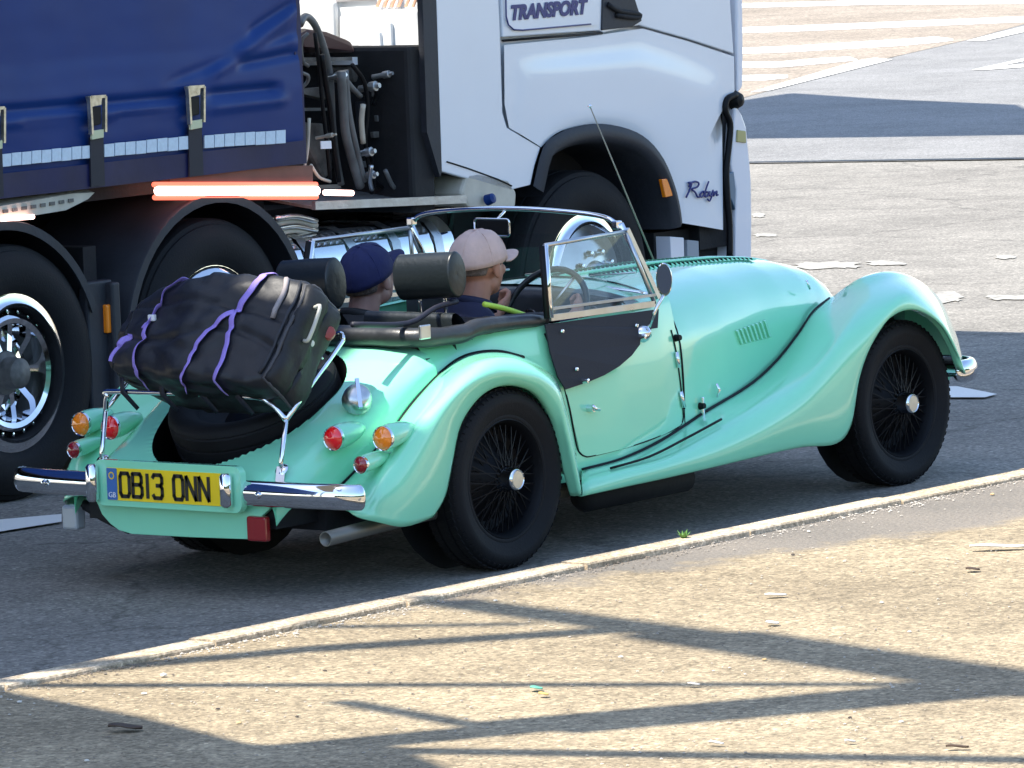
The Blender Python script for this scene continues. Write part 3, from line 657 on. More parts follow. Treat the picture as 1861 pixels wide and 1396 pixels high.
# ---- windscreen
wr_t, wr_b = Vector(onp(1133, 412, 1, -.49)), Vector((1.16, -.50, .835))
top = [wr_t, Vector(onp(1100, 399, 1, -.40)), Vector(onp(1030, 386, 1, -.22)), Vector(onp(930, 380, 1, .0)), Vector(onp(840, 381, 1, .24)), Vector(onp(770, 383, 1, .44)), Vector((wr_t.x, .49, wr_t.z))]
xt = wr_t.x-.01; topz = [wr_t.z-.01, wr_t.z+.035, wr_t.z+.055, wr_t.z+.062, wr_t.z+.055, wr_t.z+.035, wr_t.z-.01]
top = [Vector((xt-.002*i*(6-i), y, z)) for i, (y, z) in enumerate(zip((-.49, -.42, -.22, 0, .22, .42, .49), topz))]
tp = [Vector(p) for p in cat([tuple(p) for p in top], 5)]
ws = tube('windscreen_frame', tp, .009, CHROME, car, 10)
for s in (-1, 1):
    a = Vector((xt, s*.49, wr_t.z-.01)); b_ = Vector((1.16, s*.50, .835)); tube('windscreen_pillar', [a+Vector((-.004, 0, .02)), b_], [.011, .013], CHROME, ws, 10)
    V, F = beam_geo(a+Vector((.012, s*.01, 0)), b_+Vector((.012, s*.01, -.02)), .02, .02, (1, 0, 0)); mk('pillar_casting', V, F, STEEL, ws)
    box('rail_catch', (xt-.01, s*.475, wr_t.z+.008), (.03, .03, .03), CHROME, ws, .005)
tube('bottom_frame', [(1.16, y, .842+.03*(1-(y/.5)**2)) for y in np.linspace(-.5, .5, 15)], .010, CHROME, ws, 8)
G = [[tuple(p+(Vector((1.16, p.y*1.02, .842+.03*(1-(p.y/.49)**2)))-p)*t) for t in (0, .5, 1)] for p in tp]
grid('windscreen_glass', G, GLASS, ws)
for y in (-.25, .05, .33): tube('wiper', [(1.20, y, .885), (1.13, y+.02, .91), (1.11, y-.2, .93)], .004, STEEL, car, 6)
# interior mirror
mr = box('rear_view_mirror', tuple(Vector(onp(897, 413, 0, xt-.07))), (.015, .15, .055), SEAL, car, .006)
mp = Vector(onp(897, 413, 0, xt-.07))
fm = [mp+Vector((-.010, a, b_)) for a, b_ in rrect(.162, .062, .012)]
tube('mirror_rim', fm+[fm[0]], .0035, CHROME, mr, 6); tube('mirror_stem', [mp+Vector((.01, 0, .02)), Vector((xt, mp.y, wr_t.z+.05))], .005, CHROME, mr, 7)
# dashboard, wheel, seats
dash = []
for y in np.linspace(-.50, .50, 17): dash.append([(1.06, y, .88-.05*(abs(y)/.5)**3), (.98, y, .875-.05*(abs(y)/.5)**3), (.955, y, .84), (.965, y, .66), (1.0, y, .62)])
ds = grid('dashboard', dash, VINYL, car, 1, 2)
for y, z, r in ((-.16, .77, .034), (-.08, .77, .034), (0, .76, .045), (.1, .77, .034), (-.36, .78, .045)):
    M_ = frame_to((.957, y, z), (-1, 0, 0)); lathe('gauge', [(0, .002), (r*.85, .002)], M_, INK, ds, 18); lathe('gauge_bezel', [(r*.85, .002), (r*.95, .006), (r, 0)], M_, CHROME, ds, 18)
swc = Vector((.80, -.27, .80)); sa = Vector((-.88, 0, .47)).normalized(); s1 = Vector((0, 1, 0)); s2 = sa.cross(s1)
ringp = [swc+(s1*math.cos(2*math.pi*k/32)+s2*math.sin(2*math.pi*k/32))*.18 for k in range(33)]
sw = tube('steering_wheel', ringp, .012, LEATHER, car, 8)
for k in (0, 2.1, 4.2): tube('spoke', [swc, swc+(s1*math.cos(k)+s2*math.sin(k))*.175], .006, STEEL, sw, 6)
tube('column', [swc, swc-sa*.25], .02, SEAL, sw, 8)
for s in (-1, 1):
    y = s*.27
    seat = box('seat', (.38, y, .44), (.50, .44, .16), LEATHER, car, .04)
    G = []
    for k, yy in enumerate(np.linspace(-.21, .21, 9)):
        G.append([(.20+.02*math.cos(k), y+yy, .45), (.16, y+yy, .62), (.10, y+yy, .80), (.05, y+yy*.94, .875), (.01, y+yy*.94, .86), (.03, y+yy, .7), (.08, y+yy, .45)])
    grid('seat_back', G, LEATHER, car, 2, 3)
# head restraints: rolled cushions
def roll(px0, px1, x, label=None):
    (u0, v0, v1), (u1, w0, w1) = px0, px1
    a = Vector((onp(u0, v0, 0, x)+onp(u0, v1, 0, x))/2); b_ = Vector((onp(u1, w0, 0, x)+onp(u1, w1, 0, x))/2); r = .5*(onp(u0, v0, 0, x)[2]-onp(u0, v1, 0, x)[2])
    L_ = (b_-a).length; prof = [(0, .004), (r*.9, .0), (r*.97, .002), (r*1.01, .006), (r*1.0, .012), (r*1.0, .02), (r*1.015, L_/2), (r, L_-.02), (r*1.0, L_-.012), (r*1.01, L_-.006), (r*.97, L_-.002), (r*.9, L_), (0, L_-.004)]
    M_ = frame_to(a, b_-a)
    V, F = lathe_geo(prof, M_, 28); V = [Vector(((v.x-a.x)*.62+a.x, v.y, v.z)) for v in V]
    o = mk('head_restraint', V, F, LEATHER, car, True)
    for t in (.28, .72): q = a+(b_-a)*t; tube('restraint_post', [q, Vector((q.x+.02, q.y, .84))], .008, CHROME, o, 6)
    return o
roll((517, 474, 566), (612, 470, 558), .10); roll((729, 463, 546), (832, 459, 538), .10)
# ---- tonneau / folded hood: padded roll round the cockpit
tn = [(-.17, .05, .815), (-.17, -.05, .815), (-.17, -.25, .815), (-.165, -.38, .815), (-.14, -.455, .813), (-.07, -.495, .812), (.03, -.505, .814)]+[tuple(float(c) for c in onp(u, v, 1, y)) for u, v, y in ((870, 594, -.515), (940, 585, -.525), (985, 582, -.53))]
tnl = [(p[0], -p[1], p[2]) for p in reversed(tn)]
P = cat(tnl+tn[1:], 4); n_ = len(P)
R_ = [.036-.018*abs(2*i/(n_-1)-1)**4+.0015*math.sin(i*1.1) for i in range(n_)]
tube('tonneau_roll', P, R_, VINYL, car, 12)
bk = Vector(onp(758, 603, 1, -.495)); box('buckle', bk+Vector((0, -.034, .0)), (.055, .012, .05), STEEL, car, .004)
P = cat([Vector(p)+Vector((.035, .02 if p[1] < 0 else -.02, -.002)) for p in tnl+tn[1:]], 3); tube('hood_fold', P, .028, FLAP, car, 10)
# crumpled cover behind the near seat
rg2 = random.Random(5); G = []
for i in range(15):
    t = i/14; x = -.08+t*.62; G.append([(x, -.50+j*.035, .80+.05*math.sin(math.pi*t)*math.sin(math.pi*j/6)+.02*noise.noise((x*9, j*.9, 1))) for j in range(7)])
grid('folded_cover', G, VINYL, car, 2, 2)
P = [onp(u, v, 1, -.43) for u, v in ((880, 553), (920, 562), (965, 577))]; tube('yellow_strap', P, .010, HIVIS, car, 8, 4)
tube('harness', [onp(u, v, 1, -.40) for u, v in ((640, 590), (740, 588), (790, 560), (830, 548))], .010, STRAPM, car, 8, 4)
# ---- aerial
p0 = Vector(onp(1190, 478, 1, .38)); p1 = Vector(onp(1072, 193, 1, .38))
ae = tube('aerial', [p0, (p0+p1)/2+Vector((0, 0, 0)), p1], [.0045, .0035, .0025], AERIAL, car, 6); lathe('aerial_tip', [(0, .012), (.008, 0), (0, -.012)], frame_to(p1, (0, -1, 0)), CHROME, ae, 10)
# door mirror
mc = Vector(onp(1207, 508, 1, -.66)); st = Vector(onp(1180, 604, 1, -.62)); md = Vector((-.72, -.62, .05)).normalized()
M_ = frame_to(mc, md)@Matrix.Diagonal((.55, 1, 1.12, 1))
mo = lathe('door_mirror', [(0, -.045), (.03, -.040), (.048, -.022), (.054, 0), (.050, .004), (0, .004)], M_, CHROME, car, 28)
lathe('mirror_face', [(0, .0055), (.047, .0055)], M_, mat('mirror_face', (.10, .12, .18), .15, .6), mo, 24)
tube('mirror_arm', [mc+Vector((.01, 0, -.04)), Vector(onp(1193, 560, 1, -.65)), st+Vector((0, 0, .02))], .0065, CHROME, mo, 8)
lathe('mirror_foot', [(0, .03), (.02, .02), (.032, 0), (.034, -.01)], frame_to(st+Vector((.01, .03, -.005)), (0, -1, .2)), CHROME, mo, 16)
# ---- wheels
def make_wheel(R=.315):
    I = Matrix.Identity(4)
    wh = lathe('wheel', [(.045, .055), (.06, .03), (.10, .0), (.15, -.03), (.178, -.02), (.188, .01), (.196, .052), (.205, .064), (.209, .062), (.205, .05), (.19, -.05), (.18, -.12)], I, WHEELBLK, None, 56)
    lathe('tyre', [(.198, .05), (.204, .058), (.210, .064), (.216, .0655), (.222, .064), (.24, .074), (.262, .080), (.266, .0815), (.282, .080), (.297, .072), (.306, .064), (.3075, .056), (.3145, .05), (.315, .03), (.309, .028), (.309, .022), (.315, .02), (.315, -.02), (.309, -.022), (.309, -.028), (.315, -.03), (.3145, -.05), (.3, -.072), (.27, -.08), (.22, -.075), (.198, -.06)], I, RUBBER, wh, 72)
    hc = lathe('hub_cap', [(.050, .035), (.048, .055), (.040, .070), (.040, .100), (.038, .108), (.034, .112), (.031, .108), (0, .110)], I, CHROME, wh, 28)
    lathe('cap_centre', [(0, .1125), (.029, .1115), (.031, .109)], I, IVORY, wh, 24)
    S = MB()
    for k in range(66):
        for j, (h0, h1) in enumerate(((.030, .058), (-.018, .018), (-.058, -.030))):
            a = 2*math.pi*(k+.33*j)/66; d = Vector((math.cos(a), 0, math.sin(a))); t = Vector((-math.sin(a), 0, math.cos(a)))
            V, F = beam_geo(d*.3145+Vector((0, -h0, 0))+t*.004, d*.3145+Vector((0, -h1, 0))-t*.004, .017, .004, d); S.add(V, F)
        a = 2*math.pi*k/66; d = Vector((math.cos(a), 0, math.sin(a)))
        V, F = beam_geo(d*.306+Vector((0, -.066, 0)), d*.297+Vector((0, -.0735, 0)), .012, .004, d); S.add(V, F)
    S.build('tread', RUBBER, wh, kind='stuff')
    S = MB()
    for k in range(36):
        for la, (ro, ho, ri, hi, tw) in enumerate(((.186, .035, .046, .062, .33), (.180, -.01, .050, .02, -.33))):
            a = 2*math.pi*(k+.5*la)/36; t_ = tw*(1 if k % 2 else -1)
            a2 = a+t_; S.add(*tube_geo([(ri*math.cos(a2), -hi, ri*math.sin(a2)), (ro*math.cos(a), -ho, ro*math.sin(a))], .0026, 4))
    S.build('spokes', WHEELBLK, wh, kind='stuff')
    V, F = [], []
    return wh
w0 = make_wheel(); w0.parent = car; w0.location = (0, -.63, .315)
for i, (x, y, s) in enumerate(((2.49, -.61, 1), (0, .63, -1), (2.49, .605, -1))):
    c = dup_tree(w0, car); c.location = (x, y, .315)
    if s < 0: c.rotation_euler = (0, 0, math.pi)
    else: c.rotation_euler = (0, .5, rad(-1.5))
w0.rotation_euler = (0, .2, 0)
# spare wheel lying in the tail
n_s = Vector((-math.sin(SPT), 0, math.cos(SPT)))
sp = lathe('spare_wheel', [(0, .02), (.05, .02), (.12, -.01), (.19, .03), (.2, .05)], Matrix.Identity(4), WHEELBLK, car, 40)
lathe('tyre', [(.195, .05), (.21, .075), (.24, .088), (.265, .092), (.282, .088), (.297, .08), (.303, .066), (.299, .062), (.306, .056), (.308, .02), (.302, .018), (.302, .010), (.308, .008), (.308, -.03), (.302, -.032), (.302, -.04), (.308, -.042), (.305, -.07), (.28, -.09), (.2, -.08)], Matrix.Identity(4), RUBBER, sp, 72)
sp.matrix_world = frame_to(SPC, n_s)
# ---- rear lamps on painted pods
def pod(u, v, x, r, L_, lens, name):
    p = Vector(onp(u, v, 0, x)); out = []
    for s in (1, -1):
        c = Vector((p.x, s*p.y, p.z)); M_ = frame_to(c, (-1, 0, 0))
        V, F = lathe_geo([(r*.99, 0), (r*1.03, -.012), (r*1.06, -.03), (r*1.0, -.07), (r*.82, -.11), (r*.5, -.15), (.002, -.17)], M_, 28)
        V = [Vector((v.x, v.y, v.z+max(0, v.x-c.x)*(.12))) for v in V]
        o = mk(name, V, F, PAINT, car, True)
        lathe('lamp_rim', [(r*.93, .002), (r*1.02, .004), (r*1.05, -.004), (r*1.0, -.012)], M_, CHROME, o, 28)
        lathe('lens', [(0, r*.55), (r*.3, r*.52), (r*.6, r*.42), (r*.82, r*.26), (r*.93, r*.08), (r*.95, 0)], M_, lens, o, 28)
pod(606, 797, -.70, .041, .1, LENSR, 'tail_lamp'); pod(696, 797, -.655, .041, .1, LENSO, 'indicator'); pod(656, 845, -.735, .029, .1, LENSR2, 'reflector')
# fuel filler cap
fc = Vector(onside(649, 722, .01)); nrm = Vector((-.55, -.62, .50)).normalized()
M_ = frame_to(Vector(onp(650, 722, 1, -.47)), nrm)
f = lathe('fuel_cap', [(0, .030), (.02, .029), (.038, .022), (.046, .010), (.050, -.004), (.052, -.03)], M_, STEEL, car, 32)
V, F = beam_geo(M_@Vector((0, -.03, -.055)), M_@Vector((0, -.03, .055)), .014, .014); mk('filler_bar', V, F, CHROME, f)
# ---- rear bumper, plate, lamps
def bumper(name, P, hh, th=.03):
    P = cat(P, 6); G = []
    n = len(P)
    for i, p in enumerate(P):
        t = Vector(P[min(i+1, n-1)])-Vector(P[max(0, i-1)]); nrm_ = Vector((t.y, -t.x, 0)).normalized(); e = min(i, n-1-i); q = 1 if e > 2 else (.35, .75, .92)[e]
        prof = [(0, -.5), (.55, -.46), (.9, -.25), (1, 0), (.9, .25), (.55, .46), (0, .5)]
        G.append([tuple(Vector(p)+nrm_*a*th*q+Vector((0, 0, b_*hh*q))) for a, b_ in prof])
    return grid(name, G, CHROME, car, 1, 3, .003)
bx = -.955
RBM = [(-.865, .765, .358), (-.895, .745, .36), (-.925, .69, .363), (-.948, .55, .364), (bx, .3, .364), (bx, 0, .364), (bx, -.3, .364), (-.948, -.55, .364), (-.925, -.69, .363), (-.895, -.745, .36), (-.865, -.765, .358)]
rbm = bumper('rear_bumper', RBM[::-1], .085, -.035) if False else bumper('rear_bumper', RBM, .085, .035)
for y in (-.41, .56): lathe('bumper_bolt', [(0, .012), (.010, .009), (.013, 0)], frame_to((bx-.034, y, .364), (-1, 0, 0)), CHROME, rbm, 14)
FBM = [(2.80, -.70, .40), (2.90, -.70, .40), (2.985, -.64, .40), (3.02, -.5, .40), (3.03, 0, .40), (3.02, .5, .40), (2.985, .64, .40), (2.90, .70, .40), (2.8, .70, .40)]
fbm = bumper('front_bumper', FBM, .085, .03)
PX = -1.005
pb = [(PX+.008, a, .378+b_) for a, b_ in rrect(.66, .158, .03)]
pl = panel('plate_backing', [(p[0], p[1]-.01, p[2]) for p in pb], (.03, 0, 0), PAINT, car, False, .004)
np_ = panel('number_plate', [(PX+.004, a, .376+b_) for a, b_ in rrect(.52, .111, .006)], (.004, 0, 0), YPLATE, pl)
panel('country_band', [(PX+.002, .235+a, .376+b_) for a, b_ in rrect(.046, .109, .004)], (.002, 0, 0), BLUEB, np_)
def TM(x, y, z, flip=True): return Matrix(((0, 0, -1, x), (-1, 0, 0, y), (0, 1, 0, z), (0, 0, 0, 1)))
# plate characters drawn as strokes
def glyphs(s, x0, z0, h, wd, gap, st, name, m, parent):
    GL = {'O': [[(0, .15), (0, .85), (.15, 1), (.85, 1), (1, .85), (1, .15), (.85, 0), (.15, 0), (0, .15)]],
          'B': [[(0, 0), (0, 1), (.8, 1), (.95, .88), (.95, .64), (.8, .53), (0, .53)], [(.8, .53), (1, .40), (1, .12), (.85, 0), (0, 0)]],
          '1': [[(.5, 0), (.5, 1)]], '3': [[(0, .88), (.15, 1), (.85, 1), (1, .88), (1, .65), (.85, .54), (.4, .54)], [(.85, .54), (1, .42), (1, .12), (.85, 0), (.15, 0), (0, .12)]],
          'N': [[(0, 0), (0, 1)], [(0, 1), (1, 0)], [(1, 0), (1, 1)]]}
    x = x0
    for ch in s:
        if ch == ' ': x -= gap*2.2; continue
        w_ = wd*(.42 if ch == '1' else 1); b_ = MB()
        for pl_ in GL[ch]:
            P = [(a*w_, c*h) for a, c in pl_]
            for (a, c), (d, e) in zip(P, P[1:]):
                L_ = math.hypot(d-a, e-c); ux, uz = (d-a)/L_, (e-c)/L_; ex = st/2*.5
                a_, c_, d_, e_ = a-ux*ex, c-uz*ex, d+ux*ex, e+uz*ex; nx, nz = -uz*st/2, ux*st/2
                q = [(a_+nx, c_+nz), (d_+nx, e_+nz), (d_-nx, e_-nz), (a_-nx, c_-nz)]
                b_.add([(PX+.003, x-i, z0+j) for i, j in q]+[(PX+.0015, x-i, z0+j) for i, j in q], [(0, 1, 2, 3), (4, 7, 6, 5), (0, 4, 5, 1), (1, 5, 6, 2), (2, 6, 7, 3), (3, 7, 4, 0)])
        b_.build(name, m, parent); x -= w_+gap
glyphs('OB13 ONN', .197, .336, .079, .041,   .0165, .0135, 'plate_character', INK, np_)
text('country_letters', 'GB', .026, TM(PX+.0015, .235, .338), WHITEP, np_)
lathe('country_stars', [(.009, .0006), (.013, .0006)], frame_to((PX+.0015, .235, .405), (-1, 0, 0)), YPLATE, np_, 14)
for y, hh in ((.312, .13), (-.292, .115)):
    V, F = lathe_geo([(0, -hh/2), (.014, -hh/2), (.022, -hh/2+.01), (.022, hh/2-.01), (.014, hh/2), (0, hh/2)], Matrix.Translation((PX-.012, y, .378))@Matrix.Rotation(math.pi/2, 4, 'X'), 20)
    mk('plate_lamp', V, F, CHROME, pl, True)
panel('rear_apron', [tuple(onp(u, v, 0, -.945)) for u, v in ((172, 905), (185, 935), (200, 952), (216, 964), (240, 971), (350, 977), (468, 981), (474, 940), (500, 915))], (.02, 0, 0), PAINT, car, False, .003)
box('fog_lamp', (-.955, -.375, .245), (.03, .085, .085), LENSR2, car, .008)
box('reversing_lamp', tuple(Vector(onp(134, 940, 0, -.92))), (.05, .07, .085), mat('clear_lamp', (.45, .48, .5), .3, .3), car, .01)
tube('lamp_bracket', [onp(150, 915, 0, -.9), onp(190, 940, 0, -.9), onp(235, 962, 0, -.9)], .018, DARK, car, 8, 3)
# exhaust and silencer
ep = [Vector(onp(581, 982, 0, -.93)), Vector(onp(700, 962, 0, -.62)), Vector(onp(800, 945, 0, -.3))]; ep = [Vector((-.90, ep[0].y, ep[0].z)), Vector((-.6, ep[0].y+.01, ep[0].z+.01)), Vector((-.1, ep[0].y+.03, ep[0].z+.02)), Vector((.6, -.48, .19))]
V, F = tube_geo(ep, .026, 16, cap=False); mk('exhaust_pipe', V, F, mat('dull_exhaust', (.22, .21, .18), .45, .6), car, True, [('SOLIDIFY', dict(thickness=.004))])
tube('silencer', [(.62, -.52, .165), (.66, -.52, .165), (1.25, -.53, .17), (1.28, -.53, .17)], [.03, .055, .055, .03], DARK, car, 16)
# front wing marker lamp, badge
p = Vector(onp(1556, 648, 1, -.757)); lathe('side_marker', [(0, .006), (.012, .005), (.015, 0)], frame_to(p, (0, -1, 0)), LENSR2, car, 14)
p = Vector(onside(1466, 519, .004)); tube('cowl_badge', [p+Vector((0, 0, .02)), p+Vector((.006, -.004, .0)), p+Vector((.02, 0, -.014))], .005, CHROME, car, 6)
# headlamps behind the wings (seen from other sides)
for s in (-1, 1):
    lathe('headlamp', [(0, .03), (.06, .022), (.085, 0), (.088, -.01), (.07, -.06), (.03, -.10)], frame_to((2.80, s*.40, .62), (1, 0, 0)), CHROME, car, 24)
# ---- luggage rack
rk = []
zb, xb = .655, -.835
rk = [(xb, .40, zb-.05), (xb-.005, .385, zb), (xb-.005, .34, zb+.018), (xb-.005, -.24, zb+.018), (xb, -.345, zb+.0), (xb+.005, -.41, zb-.055)]
rack = tube('luggage_rack', rk, .0095, CHROME, car, 10, 6)
for s in (1, -1):
    jn = Vector((xb+.005, s*-.41, zb-.055)); y = -s*.41
    if s < 0: jn = Vector((xb, .40, zb-.05)); y = .40
    tube('rack_leg', [jn, (xb-.03, y, .46), (xb-.03, y, .44)], .0085, CHROME, rack, 8)
    hk = [jn, (-.545, y, .815), (-.515, y-.0*s, .845), (-.50, y+.02*s, .86), (-.49, y+.05*s, .855)]
    tube('rack_rail', hk, .0085, CHROME, rack, 8, 4)
    lathe('rack_foot', [(0, .008), (.02, .006), (.026, 0)], frame_to((xb-.03, y, .435), (-.6, 0, .6)), CHROME, rack, 14)
p = Vector(onp(597, 605, 1, -.42)); lathe('tonneau_reflector', [(0, .012), (.02, .009), (.025, 0), (.026, -.02)], frame_to(p, (-.6, -.7, .2)), mat('dull_red', (.30, .05, .04), .4), rack, 16)
for t in (.35, .7):
    a = Vector((xb, 0, zb+.01)).lerp(Vector((-.52, 0, .84)), t); tube('rack_slat', [(a.x, -.40, a.z), (a.x, .40, a.z)], .006, CHROME, rack, 6)
V, F = beam_geo((xb-.03, -.41, .445), (-.905, -.43, .375), .03, .008); mk('rack_bracket', V, F, STEEL, rack)
# ================================================================== HOLDALL
bag = empty('holdall', (-.8, 0, .66), label='bulging black holdall strapped to the luggage rack of the roadster', cat='bag')
BO = Vector((-.8, 0, .66))
ta = rad(50); bu = Vector((math.cos(ta), 0, math.sin(ta))); bn_ = Vector((-math.sin(ta), 0, math.cos(ta)))
bc = Vector((xb+.10, 0, zb-.05))+bu*.19+bn_*.135
def bagpt(a, b_, c):       # a,b,c in -1..1 : along the slope, across the car, outwards
    p = 5. if b_ > 0 else 8.
    k = (abs(a)**p+abs(b_)**p+abs(c)**p)**(1/p); a, b_, c = a/k, b_/k, c/k
    yy = b_*.405
    half_u, half_n = .215, .125
    if b_ > .1: half_u *= 1-.30*(b_-.1); half_n *= 1-.15*(b_-.1)
    if b_ < 0: half_u *= 1-.03*b_; half_n *= 1-.06*b_
    sag = .025*math.cos(b_*3.2)
    q = bc+bu*(a*half_u)+bn_*(c*half_n+(sag if c > 0 else 0))+Vector((0, yy-.005, 0))
    nn = noise.noise(Vector((a*1.6, b_*2.6, c*1.6)))*.020+noise.noise(Vector((a*4+3, b_*6, c*4)))*.010
    crease = -.016*math.exp(-((a+.25+.15*math.sin(b_*4))/.07)**2)*(c > .2)-.012*math.exp(-((a-.35-.2*b_)/.05)**2)*(c > .2)
    return q+(bu*a+bn_*c+Vector((0, b_*.5, 0))).normalized()*(nn+crease)-BO
def cube_sphere(n, f):
    V = []; F = []
    for ax in range(3):
        for sg in (-1, 1):
            o = len(V)
            for i in range(n+1):
                for j in range(n+1):
                    q = [0, 0, 0]; q[ax] = sg; q[(ax+1) % 3] = 2*i/n-1; q[(ax+2) % 3] = 2*j/n-1; V.append(f(*q))
            F += [(o+i*(n+1)+j, o+(i+1)*(n+1)+j, o+(i+1)*(n+1)+j+1, o+i*(n+1)+j+1) for i in range(n) for j in range(n)]
    return V, F
mk('bag_body', *cube_sphere(40, bagpt), BAGM, bag, True, [('WELD', dict(merge_threshold=.0005))])
def epan(a, b_): # end panel a bit proud of the right end
    q = bagpt(a, -1, b_); return (q[0], q[1]-.010, q[2])
G = [[epan(a, c) for c in np.linspace(-.95, .95, 16)] for a in np.linspace(-.95, .95, 16)]
grid('end_panel', G, BAGD, bag, 1, 1, .008)
lp_ = [(-.95, t) for t in np.linspace(-.95, .95, 9)]+[(t, .95) for t in np.linspace(-.95, .95, 9)][1:]+[(.95, t) for t in np.linspace(.95, -.95, 9)][1:]+[(t, -.95) for t in np.linspace(.95, -.95, 9)][1:]
tube('panel_piping', [epan(a, c) for a, c in lp_], .007, CHARC, bag, 6)
def onbag(a, b_, c, off): q = bagpt(a, b_, c); d = (bu*a*1.0*(abs(a) > .9)+bn_*c*(abs(c) > .9)+Vector((0, b_*(abs(b_) > .95), 0))); return q+(d.normalized()*off if d.length else Vector())
def strapline(pts, r, m, name, n=8):
    pts = np.array(pts, float); Q = [pts[i]+(pts[i+1]-pts[i])*k/6 for i in range(len(pts)-1) for k in range(6)]+[pts[-1]]; P = [tuple(onbag(*p, .011)) for p in Q]; P = cat(P, 2)
    o = tube(name, P, r, m, bag, 8, flat=tuple(bn_)); return o
strapline([(1, .42, .3), (1, .45, 1), (.5, .50, 1), (.05, .53, 1), (-.1, .53, 1)], .012, PURPLE, 'strap')
strapline([(-.05, .60, 1), (-.1, .53, 1), (-.5, .50, 1), (-1, .50, .9), (-1, .50, 0)], .013, PURPLE, 'strap')
strapline([(1, -.55, .3), (1, -.55, 1), (.6, -.50, 1), (.2, -.42, 1)], .016, PURPLE, 'strap')
strapline([(.2, -.42, 1), (-.1, -.28, 1), (-.5, -.20, 1), (-.98, -.12, .8), (-1, -.08, .2)], .012, PURPLE, 'strap')
strapline([(.2, -.42, 1), (-.2, -.46, 1), (-.6, -.50, 1), (-1, -.50, .9), (-1, -.50, .3)], .012, PURPLE, 'strap')
strapline([(-.2, .83, 1), (-.5, .85, .9), (-.8, .88, .8)], .012, PURPLE, 'strap')
q = onbag(.1, .52, 1, .012); box('strap_buckle', q, (.014, .03, .022), WHITEP, bag, .003)
# piped edge and zip of the end panel, carry handle
tube('zip_edge', [onbag(a, -.97, 1, .010) for a in np.linspace(-.9, 1, 14)], .006, GREYP, bag, 6)
tube('pale_piping', [onbag(a, -.80, 1, .006) for a in np.linspace(.2, 1, 8)], .010, mat('pale_piping', (.32, .28, .27), .7), bag, 6)
a = onbag(.05, -1, .45, .022); b_ = onbag(.55, -1, .55, .022); tube('carry_handle', [a+Vector((0, .01, -.01)), a+Vector((0, -.015, 0)), b_+Vector((0, -.015, 0)), b_+Vector((0, .01, 0))], .007, mat('handle_ivory', (.5, .48, .40), .4), bag, 8, 4)
lathe('bag_badge', [(0, .004), (.010, .003), (.012, 0)], frame_to(onbag(.1, -1, -.1, .014), (0, -1, 0)), SILVER, bag, 12)
for y in (.30, .12, -.06, -.22):    # dark strap tails hanging below the rack
    a = Vector((xb-.02, y, zb+.02))-BO; V, F = tube_geo([a+Vector((0, 0, .05)), a, a+Vector((.02, -.05, -.06))], [.012, .012, .010], 6, flat=(1, 0, 0)); mk('strap_tail', V, F, STRAPM, bag, True)
#@@
# ================================================================== TRACTOR UNIT (own frame: x forward, y=0 near flank)
lorry = empty('lorry', tuple(TO), TH, label='white lorry tractor unit with chrome wheels standing behind the roadster', cat='lorry')
def Tp(u, v, Y=0.): return tuple(float(c) for c in tt(u, v, Y))
def truck_wheel(kind):
    I = Matrix.Identity(4)
    wh = lathe('wheel', [(.262, .03), (.27, .012), (.285, .004), (.312, .002), (.316, -.004), (.314, -.02), (.28, -.16), (.20, -.18), (0, -.18)], I, CHROME, lorry, 56)
    lathe('tyre', [(.304, -.01), (.313, .0), (.322, .012), (.35, .026), (.40, .030), (.44, .024), (.47, .008), (.478, .004), (.480, -.004), (.497, -.012), (.505, -.03), (.505, -.09), (.497, -.092), (.497, -.105), (.505, -.107), (.505, -.16), (.497, -.162), (.497, -.175), (.505, -.178), (.505, -.25), (.48, -.28), (.40, -.30), (.3, -.28)], I, RUBBER, wh, 72)
    if kind == 'drive':
        lathe('bolt_ring', [(.262, .03), (.255, -.035), (.228, -.035)], I, DARK, wh, 48)
        lathe('inner_ring', [(.234, -.03), (.230, .004), (.216, .012), (.196, .004), (.188, -.06), (.18, -.09), (.13, -.10)], I, CHROME, wh, 48)
        for k in range(24):
            a = 2*math.pi*k/24; lathe('nut', [(0, .022), (.009, .020), (.011, 0), (.011, -.01)], Matrix.Translation((.243*math.cos(a), .03, .243*math.sin(a))), CHROME, wh, 8)
        lathe('hub', [(0, .05), (.05, .048), (.06, .04), (.064, -.02), (.085, -.03), (.09, -.06), (.13, -.075), (.14, -.11)], I, GRIME, wh, 28)
        lathe('web', [(.14, -.10), (.20, -.085)], I, DARK, wh, 28)
        for k in range(10):
            a = 2*math.pi*k/10; V, F = beam_geo((.085*math.cos(a), .05, .085*math.sin(a)), (.198*math.cos(a), .07, .198*math.sin(a)), .028, .03, (0, 1, 0)); mk('web_spoke', V, F, CHROME, wh)
    elif kind == 'steer':
        lathe('hub', [(.262, .0), (.24, -.02), (.21, -.01), (.17, .03), (.10, .05), (.085, .09), (.05, .11), (0, .112)], I, STEEL, wh, 40)
        for k in range(10):
            a = 2*math.pi*k/10; lathe('nut', [(0, .03), (.013, .025), (.016, 0)], Matrix.Translation((.14*math.cos(a), -.045, .14*math.sin(a))), CHROME, wh, 10)
    elif kind == 'mid':
        lathe('wheel_trim', [(.310, .004), (.30, .02), (.25, .045), (.18, .065), (.10, .075), (.085, .11), (.05, .12), (0, .122)], I, CHROME, wh, 48)
        for k in range(10):
            a = 2*math.pi*k/10; lathe('nut', [(0, .04), (.013, .035), (.016, 0)], Matrix.Translation((.15*math.cos(a), -.06, .15*math.sin(a))), CHROME, wh, 10)
    return wh
